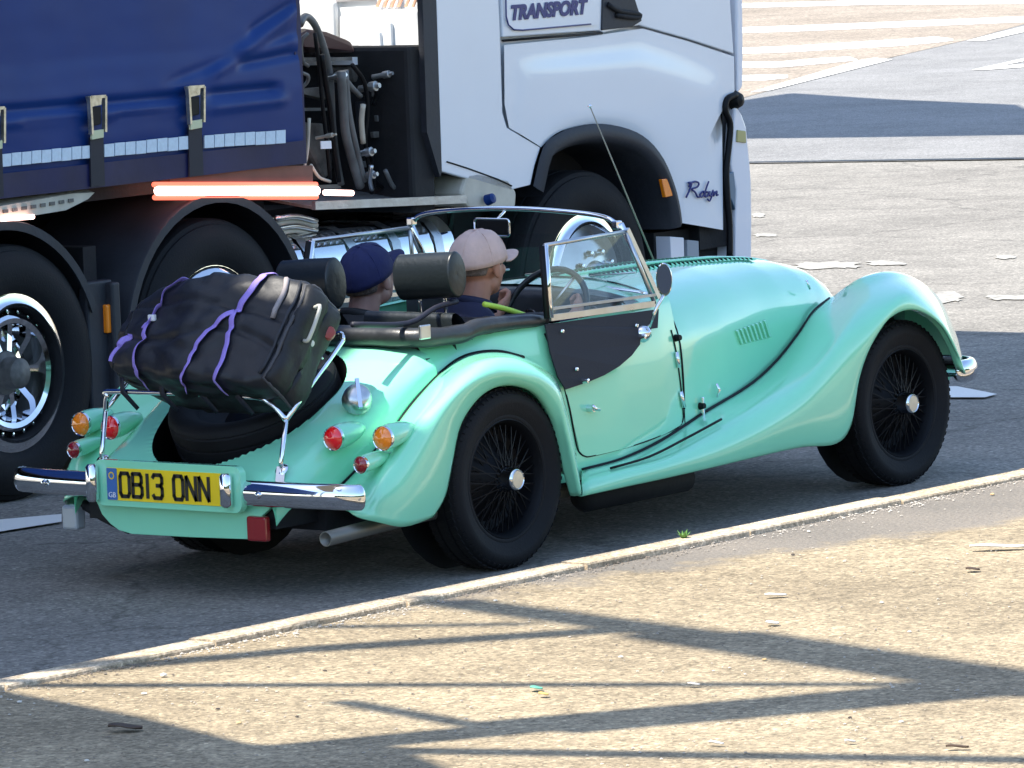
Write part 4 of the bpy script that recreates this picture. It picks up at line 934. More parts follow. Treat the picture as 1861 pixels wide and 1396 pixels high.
for x, k, y in ((.055, 'drive', .0), (1.343, 'mid', .02), (4.055, 'steer', .05)):
    o = truck_wheel(k); o.location = (x, y, .505)
    c = dup_tree(o, lorry); c.location = (x, 2.48, .505); c.rotation_euler = (0, 0, math.pi)
def fender(cx, r, a0, a1, name, wd=.62, m=GREYP):
    V, F = lathe_geo([(r-.035, -.0), (r, 0.0), (r+.004, -.008), (r+.004, -wd)], Matrix.Translation((cx, -.02, .505)), 26, rad(a0), rad(a1))
    return mk(name, V, F, m, lorry, True, [('SOLIDIFY', dict(thickness=.008)), ('EDGE_SPLIT', dict(split_angle=rad(35)))])
fender(0, .60, 20, 150, 'mudguard'); fender(1.343, .605, -5, 185, 'mudguard')
box('mud_flap', (.66, .25, .50), (.05, .58, .62), GREYP, lorry, .01)
box('mud_flap', (.60, .02, .52), (.16, .05, .60), GREYP, lorry, .01)
p = Tp(197, 579, -.01); box('side_lamp', p, (.05, .03, .115), LENSO, lorry, .006)
box('rear_mud_flap', (-.66, .3, .45), (.05, .6, .7), GREYP, lorry, .01)
# chassis
D = MB(); D.box((1.9, .95, .84), (6.6, .09, .28)); D.box((1.9, 1.6, .84), (6.6, .09, .28)); D.box((.7, 1.25, .62), (3.6, 1.7, .3)); D.box((2.5, 1.3, .7), (1.2, 1.4, .5)); D.box((4.1, 1.3, .85), (2.0, 1.8, .6))
D.box((.67, 1.25, .5), (.08, 2.3, .9)); D.box((2.55, 1.8, .55), (1.2, .1, .7))
D.build('chassis', DARK, lorry)
# rail and plates above the mudguards; emissive strips imitate sunlit metal
a, b_ = Tp(300, 322, .03), Tp(560, 316, .03); V, F = beam_geo(a, b_, .05, .07); mk('side_rail', V, F, mat('brown_rail', (.16, .075, .05), .6, var=.2), lorry)
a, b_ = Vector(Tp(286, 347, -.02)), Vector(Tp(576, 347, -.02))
tube('sun_glow_rail', [a, b_], .019, GLOWCORE, lorry, 10)
for dz in (.026, -.026): tube('sun_glow_fringe', [a+Vector((-.01, .010, dz)), b_+Vector((.01, .010, dz))], .011, GLOW, lorry, 8)
a, b_ = Vector(Tp(590, 350, -.02)), Vector(Tp(640, 351, -.02)); tube('sun_glow_rail', [a, b_], .012, GLOWCORE, lorry, 8)
a, b_ = Vector(Tp(2, 398, -.02)), Vector(Tp(60, 394, -.02)); tube('sun_glow_rail', [a, b_], .010, GLOWCORE, lorry, 8)
P = [Tp(u, v, .0) for u, v in ((0, 375), (130, 352), (172, 350), (160, 362), (120, 382), (0, 402))]
pl_ = panel('tread_plate', P, (0, .5, .12), TAN, lorry)
for i in range(8): q = Vector(Tp(10+i*17, 384-i*2.8, -.004)); box('tread_slot', q, (.03, .004, .014), GRIME, pl_)
# walkway of slats
a, b_ = Vector(Tp(570, 374, 0)), Vector(Tp(845, 362, 0))
n_ = 26
for i in range(n_):
    q = a.lerp(b_, (i+.5)/n_); MB().box((0, 0, 0), (.022, .42, .012), Matrix.Translation(q+Vector((0, .22, .02)))@Matrix.Rotation(rad(8), 4, 'X')).build('walkway_slat', ALU, lorry)
V, F = beam_geo(a, b_, .02, .035); mk('walkway_edge', V, F, ALU, lorry)
V, F = beam_geo(a+Vector((0, .43, .055)), b_+Vector((0, .43, .055)), .02, .03); mk('walkway_edge', V, F, TAN, lorry)
for k in range(4):
    a = Vector(Tp(500, 398+k*9, .1+.02*k)); b_ = Vector(Tp(575, 402+k*8, .1+.02*k)); tube('pipe', [a, (a+b_)/2+Vector((0, 0, .015)), b_], .012, TAN if k % 2 else STEEL, lorry, 8, 4)
# polished tank with straps
V = []; x0, x1 = Tp(548, 430)[0], Tp(838, 430)[0]+.02
prof = [(.06+.22*(1-math.cos(a))*0+yy, zz) for a, yy, zz in [(0, -.0, .62), (0, .0, .70), (0, .02, .80), (0, .07, .86), (0, .14, .885), (0, .40, .885), (0, .5, .85), (0, .5, .35), (0, .1, .32), (0, .03, .36), (0, .0, .45), (0, .0, .62)]]
G = [[(x, y-.02, z) for y, z in cat([(p[0], p[1], 0) for p in prof], 3)[:, :2]] for x in np.linspace(x0, x1, 8)]
tk = grid('fuel_tank', G, CHROME, lorry)
for x in (x0, x1): mk('tank_end', [(x, y-.02, z) for y, z in prof], [tuple(range(len(prof)))], CHROME, tk)
for x in np.linspace(x0+.12, x1-.12, 4):
    mk('tank_strap', *grid_geo([[(x+d, y-.028, z+.006) for y, z in prof[:7]] for d in (-.03, -.025, .025, .03)]), STEEL, tk, True)
# cream reservoir with blue cap
o = panel('reservoir', [Tp(u, v, -.0) for u, v in ((848, 320), (880, 314), (925, 324), (940, 350), (938, 376), (850, 376), (838, 352))], (0, .25, 0), TAN, lorry, False, .015)
lathe('reservoir_cap', [(0, .04), (.022, .035), (.025, -.0)], frame_to(Tp(885, 364, -.02), (0, -1, .3)), CURT, o, 14)
# ---- cab
D = MB(); D.box((4.08, 1.25, 2.45), (2.30, 2.40, 2.5)); D.build('cab_shell', CAB, lorry)
Yc = -.0
TOPZ = 3.7
def pan(name, px, off, m, y=0., th=.03, bev=.006, extra=(), par=None):
    P = [Tp(u, v, y) for u, v in px]+list(extra); return panel(name, P, (0, th, 0), m, par or lorry, False, bev)
q0, q1 = Tp(803, 312), Tp(912, 74)
tsl = (Tp(793, 0)[0]-Tp(803, 310)[0])/(Tp(793, 0)[2]-Tp(803, 310)[2])
def xatz(p, z, s): return p[0]+s*(z-p[2])
lowr = pan('cab_side', [(803, 312), (925, 346), (965, 336), (972, 302), (983, 268), (922, 232), (914, 205), (910, 74)], 0, CAB, extra=[(3.40, 0, 1.75), (3.40, 0, TOPZ), (xatz(q0, TOPZ, tsl), 0, TOPZ)])
inn = [(983, 268), (1010, 243), (1045, 230), (1090, 225), (1140, 235), (1175, 255), (1203, 290), (1222, 335), (1232, 375), (1236, 405)]
out = [(925, 232), (917, 190), (916, 82), (1060, 68), (1168, 52), (1250, 75), (1334, 103), (1335, 165), (1312, 200), (1314, 418)]
ni, no = cat([Tp(*p) for p in inn], 4), densep(np.array([Tp(*p) for p in out]), 4, False); no = np.vstack([no, [Tp(*out[-1])]])
G = []
for s_, (a, b_) in enumerate(zip(ni, no)):
    row = []
    ang = s_/(len(ni)-1); top_ = math.exp(-((ang-.42)/.28)**2)
    for t in np.linspace(0, 1, 18):
        q = a+(b_-a)*t; off = -.004-.013*math.sin(min(1, t/.12)*math.pi/2)*(1-(1/(1+math.exp(-(t-.74)*26)))*.95)*(.25+.75*top_)
        row.append((q[0], off+.004, q[2]))
    G.append(row)
qp = grid('wing_panel', G, CAB, lorry)
# door and upper side
dr = pan('cab_door', [(914, 68), (1090, 56), (1096, 60), (1162, 46), (1168, 48), (1250, 71), (1334, 98)], 0, CAB, extra=[(5.235, 0, 1.75), (5.15, 0, TOPZ), (3.42, 0, TOPZ)])
pan('window_corner', [(1096, -12), (1094, 55), (1150, 49), (1167, 38), (1155, 0), (1152, -12)], 0, GREYP, -.008, .02, .004, par=dr)
tube('grab_recess', [Tp(u, v, -.014) for u, v in ((1105, 8), (1125, 20), (1160, 26), (1158, 32), (1120, 28))], .012, DARK, dr, 8, 3)
sg = pan('name_board', [(921, -20), (921, 36), (925, 44), (933, 53), (945, 56), (1087, 46), (1090, -20)], 0, CAB, -.006, .006, .0, par=dr)
tube('board_line', [Tp(u, v, -.009) for u, v in ((919, -20), (920, 30), (924, 45), (934, 54), (950, 55), (1074, 44))], .0035, NAVYINK, sg, 6)
def TLM(p, slope=0.): return Matrix.Translation(Vector(p))@Matrix.Rotation(math.pi/2, 4, 'X')@Matrix.Rotation(slope, 4, 'Z')
c0, c1 = Tp(930, 37, -.010), Tp(1070, 27, -.010)
sz = Tp(1000, 7, -.01)[2]-Tp(1000, 33, -.01)[2]
cc = [(c0[i]+c1[i])/2 for i in range(3)]; cc[2] += sz*.5
o = text('name_lettering', 'TRANSPORT', sz*1.38, TLM(cc, 0), NAVYINK, sg, .25, .0045, 1.0)
xs_ = [v.co.x for v in o.data.vertices]; k_ = (c1[0]-c0[0])/(max(xs_)-min(xs_)); xm = (max(xs_)+min(xs_))/2
for v in o.data.vertices: v.co.x = cc[0]+(v.co.x-xm)*k_
# script name on the front corner: drawn pen strokes
STK = [[(1256, 333), (1262, 334), (1258, 347), (1252, 360)], [(1257, 341), (1260, 335), (1268, 331), (1275, 334), (1272, 341), (1262, 345), (1268, 350), (1273, 359), (1279, 358)],
       [(1281, 350), (1277, 355), (1280, 359), (1285, 354), (1283, 349), (1287, 351)], [(1293, 331), (1288, 345), (1286, 358), (1291, 357), (1293, 351), (1289, 350)],
       [(1295, 349), (1294, 356), (1298, 356), (1301, 347), (1299, 356), (1295, 366), (1291, 363)], [(1303, 349), (1302, 357), (1305, 351), (1308, 349), (1307, 356), (1310, 355)]]
for st in STK: tube('script_stroke', [Tp(u-5, v-1, -.014) for u, v in st], [.0045]*((len(st)-1)*4+1), NAVYINK, qp, 6, 4)
tube('panel_seam', [Tp(u, v, -.002) for u, v in ((812, 294), (850, 306), (905, 326), (930, 338))], .0035, SEAL, lowr, 5)
tube('panel_seam', [Tp(u, v, -.003) for u, v in ((913, 74), (1000, 67), (1094, 60))], .006, SEAL, dr, 5)
# black arch trim, amber lamp
G = []
for p in cat([Tp(*q, 0) for q in [(965, 338)]+inn[0:1]+inn[1:]], 3):
    c = np.array((4.15, 0, .55)); d = (c-p); d = d/np.linalg.norm(d); G.append([tuple(p+np.array((0, -.012, 0))), tuple(p+d*.02+np.array((0, -.02, 0))), tuple(p+d*.085+np.array((0, -.004, 0))), tuple(p+d*.10+np.array((0, .4, 0)))])
grid('arch_trim', G, GREYP, lorry, 1, 2)
pan('arch_lamp', [(1203, 326), (1217, 324), (1223, 356), (1210, 359)], 0, LENSO, -.03, .02, .003)
Dk = MB(); Dk.box((4.15, .62, .8), (1.30, .5, .9)); Dk.build('wheel_well', DARK, lorry)
# front corner, bumper
D = MB(); D.box((5.15, 1.25, .95), (.36, 2.42, .75)); D.box((4.98, 1.25, .5), (.6, 2.3, .35)); D.build('front_frame', DARK, lorry)
tube('corner_seal', [Tp(u, v, -.01) for u, v in ((1338, 172), (1322, 180), (1318, 200), (1327, 225), (1325, 262), (1320, 310), (1322, 360), (1326, 410), (1326, 470))], .015, SEAL, lorry, 10, 4)
lathe('mirror_bracket', [(0, .03), (.03, .02), (.05, -.02), (0, -.05)], frame_to(Tp(1340, 182, .0), (0, -1, 0)), SEAL, lorry, 16)
o = pan('bumper', [(1336, 190), (1350, 212), (1357, 232), (1362, 280), (1366, 330), (1367, 400), (1366, 520), (1336, 520), (1336, 400), (1338, 345), (1328, 300), (1332, 240)], 0, CABW, .0, 2.46, .02)
pan('bumper_recess', [(1325, 315), (1334, 312), (1337, 340), (1337, 382), (1328, 360)], 0, mat('blue_grey_plastic', (.10, .17, .24), .4), -.01, .03, .004, par=o)
pan('fog_lamp', [(1341, 236), (1356, 238), (1357, 260), (1340, 258)], 0, mat('yellowed_lamp', (.42, .38, .15), .3), -.008, .03, .004, par=o)
o = pan('front_panel', [(1339, -10), (1349, -10), (1350, 100), (1349, 160), (1340, 172)], 0, CABW, .0, 2.46, .01)
box('front_upper', (5.26, 1.25, 2.75), (.09, 2.46, 1.9), CABW, lorry, .02)
o = pan('step_box', [(1218, 430), (1243, 432), (1245, 520), (1222, 520)], 0, CABW, .02, .3, .004); pan('step_side', [(1249, 436), (1270, 438), (1272, 520), (1250, 520)], 0, mat('grey_step', (.30, .33, .36), .5), .03, .3, .004)
# rear wind deflector
mk('wind_deflector', [Tp(768, 0, .0), Tp(776, 240, .0), Tp(800, 322, 0), Tp(803, 312, 0), Tp(793, 0, 0), (xatz(Tp(793, 0), TOPZ, tsl), 0, TOPZ), (xatz(Tp(768, 0), TOPZ, tsl), 0, TOPZ)], [(0, 1, 2, 3, 4, 5, 6)], GREYP, lorry, False, [('SOLIDIFY', dict(thickness=.03))])
# ---- machinery between cab and trailer
box('rear_cabinet', (2.84, 1.25, 1.28), (.17, 2.44, .72), DARK, lorry, .02)
for px, w_, y in ((690, .085, .45), (735, .12, .75)):
    p = Tp(px, 250, y); lathe('air_tank', [(0, 0), (w_*.8, .0), (w_, .03), (w_, .55), (w_*.8, .6), (0, .6)], Matrix.Translation((p[0], p[1], .95))@Matrix.Rotation(-math.pi/2, 4, 'X')@Matrix.Identity(4), DARK, lorry, 20)
def hose(px, r, m=HOSE, y0=.1, nm='air_hose'):
    return tube(nm, [Tp(u, v, y0+.02*i) for i, (u, v) in enumerate(px)], r, m, lorry, 8, 4)
hose([(545, 45), (555, 30), (572, 45), (590, 90), (600, 140), (604, 220), (610, 280), (620, 335)], .016)
hose([(585, 100), (592, 150), (600, 200), (606, 260), (616, 330)], .012, SEAL)
hose([(620, 130), (624, 190), (628, 240), (640, 290), (655, 340)], .020)
hose([(625, 140), (640, 160), (655, 175)], .012)
hose([(660, 190), (657, 220), (660, 260)], .012, TAN)
hose([(560, 60), (548, 75), (550, 110), (560, 120)], .008)
hose([(562, 215), (558, 280), (545, 320), (520, 328)], .007, TAN)
hose([(565, 300), (580, 322), (600, 330)], .007, TAN)
hose([(548, 132), (560, 138), (558, 150), (548, 160)], .008)
hose([(675, 300), (672, 325), (676, 345)], .010, STEEL)
hose([(700, 310), (712, 335), (720, 345)], .010, HOSE)
for u, v, r, m in ((680, 157, .022, ALU), (704, 135, .016, ALU), (619, 137, .020, STEEL), (672, 276, .020, ALU), (676, 318, .018, ALU), (601, 246, .010, TAN)):
    p = Tp(u, v, .12); M_ = frame_to(p, (0, -1, .15)); c9 = lathe('coupling', [(0, .03), (r*.5, .03), (r*.55, .012), (r, .010), (r, -.02), (r*.7, -.03), (r*.7, -.08)], M_, m, lorry, 14)
    hose([(u, v), (u+4, v+14), (u-2, v+34)], r*.45, SEAL, .14)
# filter canister, brackets and pipe runs on the rear of the cab
for (u0, v0, u1, v1, r, m) in ((712, 130, 716, 300, .055, DARK), (742, 128, 746, 305, .035, SEAL), (668, 130, 672, 190, .035, GRIME), (655, 185, 660, 300, .022, DARK)):
    tube('canister', [Tp(u0, v0, .28), Tp(u1, v1, .28)], r, m, lorry, 16)
for v in (150, 185, 230, 275): pan('clamp_band', [(700, v), (730, v-2), (730, v+5), (700, v+7)], 0, GRIME, .215, .02, 0)
for k, (u, v) in enumerate(((690, 170), (695, 215), (688, 245), (700, 290), (725, 318), (660, 300))): pan('bracket_plate', [(u-9, v-5), (u+8, v-7), (u+9, v+4), (u-8, v+6)], 0, (GRIME, HOSE)[k % 2], .2, .02, .003)
hose([(640, 118), (662, 150), (668, 200), (664, 260), (676, 320), (700, 345)], .010, SEAL)
hose([(628, 128), (634, 200), (646, 262), (662, 330)], .013, HOSE)
hose([(572, 60), (580, 120), (586, 190), (594, 262), (600, 325)], .009, SEAL)
o = pan('label_plate', [(583, 257), (602, 256), (603, 270), (584, 271)], 0, WHITEP, .1, .005, 0)
pan('bracket_plate', [(548, 105), (640, 104), (640, 110), (548, 112)], 0, GRIME, .2, .06, 0)
pan('bracket_plate', [(548, 162), (600, 158), (602, 172), (600, 182), (548, 170)], 0, GRIME, .22, .06, 0)
pan('bracket_plate', [(548, 196), (600, 196), (600, 201), (548, 202)], 0, HOSE, .2, .04, 0)
pan('casting', [(552, 222), (596, 225), (604, 255), (608, 310), (590, 330), (566, 280), (552, 255)], 0, GRIME, .25, .2, .02)
pan('casting', [(645, 120), (700, 118), (690, 150), (672, 165), (650, 150)], 0, GRIME, .3, .2, .02)
pan('top_cover', [(540, 62), (560, 52), (600, 58), (640, 74), (650, 96), (600, 90), (548, 86)], 0, mat('maroon_cover', (.045, .012, .014), .5), .3, .5, .02)
pan('coupling_box', [(716, 80), (768, 76), (768, 105), (715, 106)], 0, GRIME, .35, .3, .01)
pan('fixing_shelf', [(640, 104), (700, 102), (760, 100), (750, 108), (700, 115), (642, 118)], 0, WHITEP, .3, .3, .004)
D = MB(); D.box((2.45, 1.9, 1.25), (1.0, .5, .95)); D.box((2.1, 1.25, 1.2), (.3, 1.6, .7)); D.build('gearbox_stack', DARK, lorry)
# ================================================================== SEMI-TRAILER
tra = empty('semi_trailer', tuple(TO), TH, label='blue curtain-sided trailer with white reflective blocks along its lower edge', cat='trailer')
def foldline(x, z, x0, z0, x1, z1, wd, dp):
    t = np.clip((x-x0)/(x1-x0), -.05, 1.05); zz = z0+(z1-z0)*t; e = math.exp(-((z-zz)/wd)**2); k = max(0, min(1, (t+.05)*6))*max(0, min(1, (1.05-t)*6)); return dp*e*k
ZB, ZT = 1.205, 3.58
xs = np.linspace(-9.6, 1.955, 420); xs = np.concatenate([np.linspace(-9.6, -.4, 40), np.linspace(-.36, 1.955, 150)]); zs = np.concatenate([np.linspace(ZB, 2.2, 70), np.linspace(2.3, ZT, 12)])
f1a, f1b = Tp(-60, 208), Tp(352, 174); f2a, f2b = Tp(370, 172), Tp(505, 160); f5a, f5b = Tp(300, 150), Tp(540, 60); f6a, f6b = Tp(450, 60), Tp(535, 5)
f3a, f3b = Tp(430, 118), Tp(545, 96); f4a, f4b = Tp(375, 140), Tp(540, 20)
G = []
for x in xs:
    row = []
    for z in zs:
        y = -.012*math.sin(math.pi*min(1, (z-ZB)/.5))
        for a, b_, wd, dp in ((f1a, f1b, .018, .020), (f2a, f2b, .018, .022), (f3a, f3b, .016, .018), (f4a, f4b, .03, -.014), (f5a, f5b, .02, .010), (f6a, f6b, .02, .014), ((f1a[0], 0, f1a[2]-.045), (f1b[0], 0, f1b[2]-.045), .022, -.014), ((f2a[0], 0, f2a[2]-.06), (f2b[0]+.05, 0, f2b[2]-.05), .02, -.012), ((f3a[0], 0, f3a[2]+.05), (f3b[0], 0, f3b[2]+.06), .025, -.012), (Tp(30, 222), Tp(150, 214), .015, .010), (Tp(200, 212), Tp(340, 196), .015, .010)):
            y += foldline(x, z, a[0], a[2], b_[0], b_[2], wd, dp)
        y += .006*noise.noise(Vector((x*1.3, z*2.2, 0)))+.003*noise.noise(Vector((x*5, z*14, 2)))*math.exp(-max(0, z-1.55)*3)
        row.append((x, y-.004*(z < ZB+.03), z))
    G.append(row)
cu = grid('curtain', G, CURT, tra)
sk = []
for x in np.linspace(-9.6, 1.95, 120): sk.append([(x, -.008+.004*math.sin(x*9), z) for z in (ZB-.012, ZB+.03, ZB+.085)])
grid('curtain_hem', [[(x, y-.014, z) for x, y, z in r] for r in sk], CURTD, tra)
D = MB(); D.box((-3.85, 1.27, 2.4), (11.5, 2.44, 2.34)); D.build('trailer_body', mat('trailer_front', (.25, .26, .28), .5), tra)
D = MB(); D.box((-3.9, 1.25, 1.18), (11.4, 2.3, .10)); D.box((-3.9, .8, 1.06), (11, .12, .2)); D.box((-3.9, 1.7, 1.06), (11, .12, .2)); D.build('trailer_frame', DARK, tra)
mk('corner_post', *beam_geo((1.965, .02, 1.2), (1.955, .02, 3.58), .03, .05, (1, 0, 0)), CURTD, tra)
pan('end_lamp', [(537, 58), (545, 56), (546, 78), (538, 80)], 0, LENSR, .06, .04, .002, par=tra)
def run(x0, t0, b0, x1, t1, b1, n):
    for i in range(n):
        a, b_ = i/n, (i+.90)/n; f = lambda t: (x0+(x1-x0)*t, t0+(t1-t0)*t, b0+(b1-b0)*t)
        A, Bq = f(a), f(b_); j = rg.uniform(-.5, .5)
        pan('reflective_block', [(A[0], A[1]+j), (Bq[0], Bq[1]+j), (Bq[0], Bq[2]+j), (A[0], A[2]+j)], 0, TAPE, -.032, .006, 0, par=tra)
run(4, 280, 303, 168, 264, 287, 9); run(190, 262, 285, 345, 247, 271, 8); run(372, 246, 269, 521, 236, 260, 8)
def buckle(u, vt, vb):
    s = pan('load_strap', [(u-12, vb-2), (u+12, vb-4), (u+15, vb+85), (u-10, vb+88)], 0, STRAPM, -.036, .008, 0, par=tra)
    w2 = 14
    for k, (pa, pb_) in enumerate((((u-w2, vt), (u-w2+4, vb-8)), ((u+w2, vt), (u+w2, vb-12)), ((u-w2, vt+2), (u+w2, vt)))):
        V, F = beam_geo(Tp(*pa, -.045), Tp(*pb_, -.045), .012, .018, (0, 1, 0)); b9 = mk('buckle_bar', V, F, BUCKLE, tra)
    pan('buckle_head', [(u-15, vt), (u+11, vt-2), (u+9, vt+16), (u-9, vt+20)], 0, BUCKLE, -.05, .02, .003, par=tra)
    pan('buckle_lever', [(u-8, vt+20), (u+8, vt+18), (u+8, vb-26), (u-8, vb-22)], 0, SEAL, -.046, .012, .003, par=tra)
    pan('buckle_tag', [(u-8, vb-14), (u+13, vb-17), (u+13, vb-2), (u-8, vb+2)], 0, YTAG, -.05, .012, .002, par=tra)
buckle(176, 175, 252); buckle(355, 157, 234); buckle(-8, 196, 272)
# ---- rear wall of the cab, seen and sunlit through the gap
VW = mat('white_rear_wall', (.78, .79, .78), .45)
def vp(name, px, x, th, m, bev=.0): return panel(name, [tx(u, v, 2.90+x) for u, v in px], (th, 0, 0), m, lorry, False, bev)
box('rear_wall', (2.915, 1.28, 2.60), (.03, 2.2, 1.98), VW, lorry)
vp('rear_panel', [(535, 4), (600, -2), (606, 6), (608, 70), (600, 78), (535, 80)], -.04, .04, VW, .012)
vp('rear_panel', [(622, 22), (745, 16), (764, 20), (764, 110), (616, 112), (616, 32)], -.04, .04, VW, .012)
vp('centre_panel', [(650, 42), (710, 40), (713, 104), (650, 106)], -.06, .02, VW, .008)
vp('pressed_rib', [(675, 70), (678, 58), (684, 55), (690, 58), (694, 104), (674, 104)], -.075, .02, VW, .006)
OR = mat('orange_hatching', (.72, .42, .28), .5); GM = mat('gate_grey', (.40, .38, .38), .5)
for i in range(6): u = 682+i*13; vp('hazard_stripe', [(u, 13), (u+4, 13), (u+12, -6), (u+8, -6)], -.02, .01, OR)
vp('dark_seam', [(606, 4), (680, 0), (680, -14), (600, -14)], -.012, .01, GM)
# ================================================================== THE TWO MEN
def ell(c, r, n=16, M=None):
    V = []; F = []
    for i in range(n+1):
        a = math.pi*i/n
        for j in range(n*2):
            b_ = 2*math.pi*j/(n*2); p = Vector((r[0]*math.sin(a)*math.cos(b_), r[1]*math.sin(a)*math.sin(b_), r[2]*math.cos(a)))
            if M: p = M@p
            V.append(Vector(c)+p)
    for i in range(n):
        for j in range(n*2): F.append((i*n*2+j, i*n*2+(j+1) % (n*2), (i+1)*n*2+(j+1) % (n*2), (i+1)*n*2+j))
    return V, F
def caps(bm_, P, R):       # rounded chain
    P = [Vector(p) for p in P]
    bm_.add(*tube_geo(P, R, 14))
    for p, r in zip(P, R): bm_.add(*ell(p, (r, r, r), 7))
def person(loc, y, hc, skin, capm, jackm, label, hands, driver, tilt=0, hair_=None):
    root = empty('person', loc, 0, label=label, cat='person'); O = Vector(loc)
    H = Vector(hc); B = MB()
    L = lambda p: Vector(p)-O
    # head: skull, face wedge, jaw, nose, brow, cheeks, ears, neck, trunk and hands in one surface
    B.add(*ell(H-O+Vector((-.012, 0, .018)), (.096, .077, .092))); B.add(*ell(H-O+Vector((.035, 0, -.03)), (.062, .060, .085)))
    B.add(*ell(H-O+Vector((.058, 0, -.082)), (.034, .036, .030))); B.add(*ell(H-O+Vector((.010, 0, -.065)), (.06, .060, .045)))
    caps(B, [H-O+Vector((.094, 0, .012)), H-O+Vector((.116, 0, -.030))], [.009, .014]); B.add(*ell(H-O+Vector((.102, 0, -.033)), (.018, .018, .010)))
    B.add(*ell(H-O+Vector((.083, 0, .026)), (.018, .050, .010)))
    B.add(*ell(H-O+Vector((.096, 0, -.060)), (.011, .024, .006))); B.add(*ell(H-O+Vector((.093, 0, -.072)), (.010, .020, .006)))
    for s in (-1, 1):
        B.add(*ell(H-O+Vector((.070, s*.036, -.022)), (.026, .020, .022)))
        B.add(*ell(H-O+Vector((-.004, s*.083, -.012)), (.020, .009, .034), 10)); B.add(*ell(H-O+Vector((.004, s*.080, -.034)), (.012, .008, .014), 8))
    HV = B.V; RTm = Matrix.Rotation(rad(-tilt), 4, 'Y'); HC = H-O
    for i, v in enumerate(HV): HV[i] = tuple(HC+RTm@(Vector(v)-HC))
    sh = Vector((H.x-.10, y, H.z-.205)); nk = Vector((H.x-.045, y, H.z-.14))
    caps(B, [H-O+Vector((-.02, 0, -.06)), nk-O, sh-O+Vector((.02, 0, .03))], [.058, .056, .066])
    hip = Vector((.28, y, .52))
    for t, r in ((0, .13), (.35, .14), (.7, .15), (1, .14)): p = sh.lerp(hip, t)-O; B.add(*ell(p+Vector((0, 0, -.06)), (r*.75, r*1.1, r*.9), 10))
    for s in (-1, 1): caps(B, [hip-O+Vector((0, s*.09, 0)), Vector((.72, y+s*.10, .55))-O, Vector((.98, y+s*.10, .36))-O], [.085, .065, .045])
    J = MB()
    for t, rx, ry in ((-.02, .085, .15), (.12, .115, .20), (.35, .125, .21), (.65, .12, .19), (1, .13, .185)):
        p = sh.lerp(hip, t)-O; J.add(*ell(p+Vector((.0, 0, -.03)), (rx, ry, .12), 12))
    for s, (el_, ha, dr) in zip((-1, 1), hands):
        S_ = sh+Vector((.0, s*.175, -.045)); el_ = Vector(el_); ha = Vector(ha); dr = Vector(dr).normalized()
        caps(J, [S_-O, (S_+el_)/2-O, el_-O, el_.lerp(ha, .5)-O, el_.lerp(ha, .86)-O], [.066, .056, .048, .042, .036])
        caps(B, [el_-O, ha-O], [.034, .026])
        # palm and fingers closing round the rim
        ax = (ha-el_).normalized(); up_ = dr; sd = ax.cross(up_).normalized(); pc = ha+ax*.035
        B.add(*[([Vector(v) for v in g[0]], g[1]) for g in [ell((0, 0, 0), (.045, .038, .016), 10, Matrix((ax, up_, sd)).transposed())]][0]) if False else None
        M3 = Matrix((ax, up_, sd)).transposed(); V_, F_ = ell(pc-O, (.046, .038, .017), 10, M3); B.add(V_, F_)
        for k, (o_, ln) in enumerate(((-.027, .8), (-.009, 1.), (.009, .95), (.027, .75))):
            k0 = pc+ax*.032+up_*o_; k1 = k0+ax*.030*ln-sd*.012; k2 = k1+ax*.004-sd*.026*ln; k3 = k2-ax*.018-sd*.008
            caps(B, [k0-O, k1-O, k2-O, k3-O], [.0095, .009, .0085, .008])
        t0 = pc-up_*.028; caps(B, [t0-O, t0-up_*.022+ax*.018-sd*.012-O, t0-up_*.018+ax*.036-sd*.026-O], [.012, .0105, .009])
    caps(J, [nk-O+Vector((-.005, 0, -.035)), sh-O+Vector((.01, 0, .015))], [.072, .085])
    mods = [('REMESH', dict(mode='VOXEL', voxel_size=.0055, use_smooth_shade=True)), ('SMOOTH', dict(factor=.5, iterations=3))]
    B.build('body', skin, root, True, mods)
    jk = J.build('jacket', jackm, root, True, [('REMESH', dict(mode='VOXEL', voxel_size=.009, use_smooth_shade=True)), ('SMOOTH', dict(factor=.5, iterations=6))])
    # collar
    cl = []
    for k in range(25):
        a = 2*math.pi*k/24+.0; rr = .075
        c = nk-O+Vector((.0, 0, .0)); cl.append([(c.x+rr*1.02*math.cos(a), c.y+rr*math.sin(a), c.z-.03+.0*math.cos(a)), (c.x+rr*.98*math.cos(a)-.006, c.y+rr*.96*math.sin(a), c.z+.022-.022*math.cos(a)), (c.x+rr*1.14*math.cos(a), c.y+rr*1.12*math.sin(a), c.z-.010-.026*math.cos(a))])
    grid('collar', cl, jackm, root, 1, 2, .004)
    def RT_(v): return tuple(HC+RTm@v)
    for s in (-1, 1):
        V_, F_ = ell(RT_(Vector((.081, s*.031, .004))), (.011, .013, .010), 10); e = mk('eye', V_, F_, EYEW, root, True)
        V_, F_ = ell(RT_(Vector((.090, s*.031, .004))), (.003, .006, .006), 8); mk('iris', V_, F_, EYEB, e, True)
    # hair round the back and sides under the cap
    hr = []
    for k in range(31):
        a = rad(62)+rad(236)*k/30; row = []
        for t in np.linspace(0, 1, 6):
            zz = .020-.048*t*(1 if abs(k-15) < 9 else .5); q = Vector((-.012+.103*math.cos(a)*(1-.10*t*t), .0825*math.sin(a)*(1-.06*t*t), zz)); row.append(RT_(q))
        hr.append(row)
    grid('hair', hr, HAIR, root, 1, 1, .005)
    # cap: six-panel crown, peak, button
    G = []
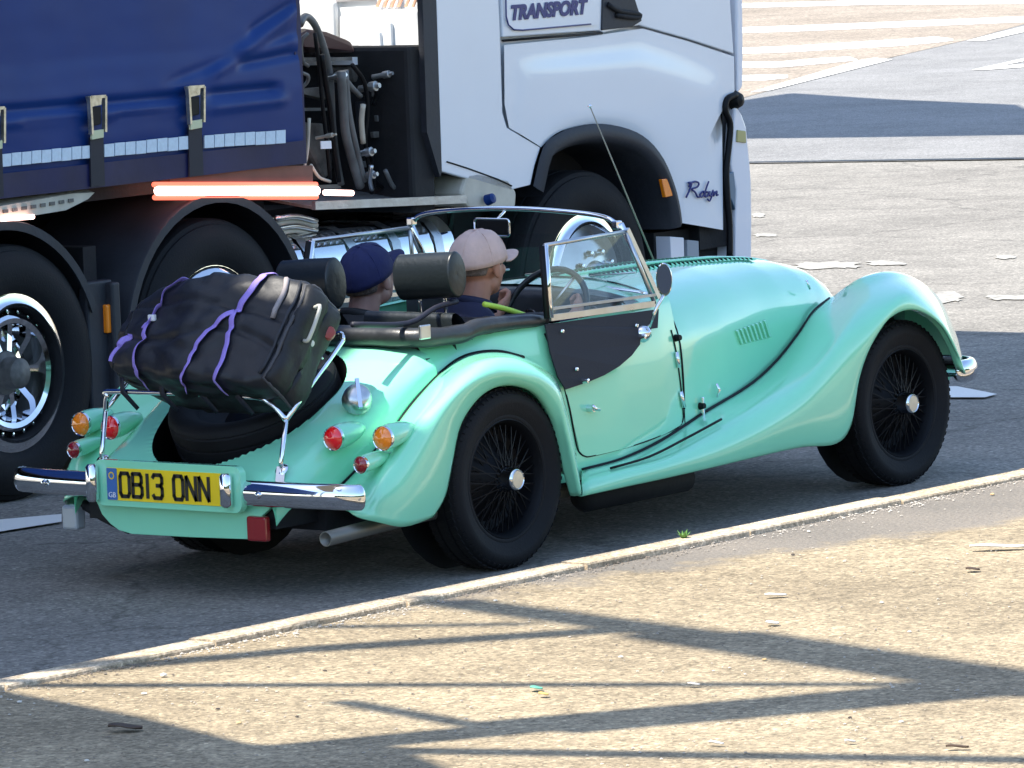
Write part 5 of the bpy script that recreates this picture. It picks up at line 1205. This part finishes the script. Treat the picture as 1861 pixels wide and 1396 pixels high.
    for k in range(49):
        a = 2*math.pi*k/48; row = []
        for i in range(11):
            t = math.pi/2*i/10; cr = 1-.012*max(0, math.cos(6*a))**8; w_ = 1+.035*noise.noise(Vector((math.cos(a)*2.5+hc[1]*9, math.sin(a)*2.5, t*2.5)))+.012*noise.noise(Vector((math.cos(a)*7, math.sin(a)*7, t*6)))
            row.append(RT_(Vector((-.012+.119*math.cos(t)**.82*math.cos(a)*cr*w_, .098*math.cos(t)**.82*math.sin(a)*cr*w_, .008+.118*math.sin(t)*w_+(.014*math.cos(a)*math.cos(t))))))
        G.append(row)
    cp = grid('cap', G, capm, root, 1, 1, .003)
    G = []
    for k in range(17):
        a = rad(-58+116*k/16); e = math.cos(a*1.5) if abs(a*1.5) < math.pi/2 else 0; row = []
        for t in np.linspace(0, 1, 6):
            r1 = .113+.098*t*max(.0, e)**.5; row.append(RT_(Vector((-.010+r1*math.cos(a*(1-.15*t)), .096*math.sin(a)*(1+.02*t), .030+.004*(1-t)+.002*t-.10*(math.sin(a)**2)*.34))))
        G.append(row)
    grid('peak', G, capm, cp, 1, 1, .005)
    for k in range(6):
        a = 2*math.pi*k/6+.26; P9 = [RT_(Vector((-.012+.121*math.cos(t)**.82*math.cos(a), .0995*math.cos(t)**.82*math.sin(a), .008+.119*math.sin(t)+(.014*math.cos(a)*math.cos(t))))) for t in np.linspace(.02, 1.5, 9)]
        tube('cap_seam', P9, .0016, capm, cp, 5)
    V_, F_ = ell(RT_(Vector((-.01, 0, .127))), (.009, .009, .005), 8); mk('button', V_, F_, capm, cp, True)
    return root
hD = Vector(onp(871, 482, 1, -.27)); hP = Vector(onp(670, 506, 1, .27))
person((.30, -.27, .34), -.27, hD, SKIN, CAPB, JACK, 'driver in a beige baseball cap and navy jacket holding the steering wheel',
       [((.50, -.50, .66), (.735, -.45, .805), (0, .3, 1)), ((.52, -.03, .65), (.73, -.09, .80), (0, -.3, 1))], True, 2)
person((.30, .27, .34), .27, hP, SKIN2, CAPN, JACK2, 'passenger in a navy baseball cap and black jacket in the far seat',
       [((.40, .03, .60), (.62, .15, .60), (0, 1, .3)), ((.40, .50, .60), (.62, .38, .60), (0, -1, .3))], False, 17)
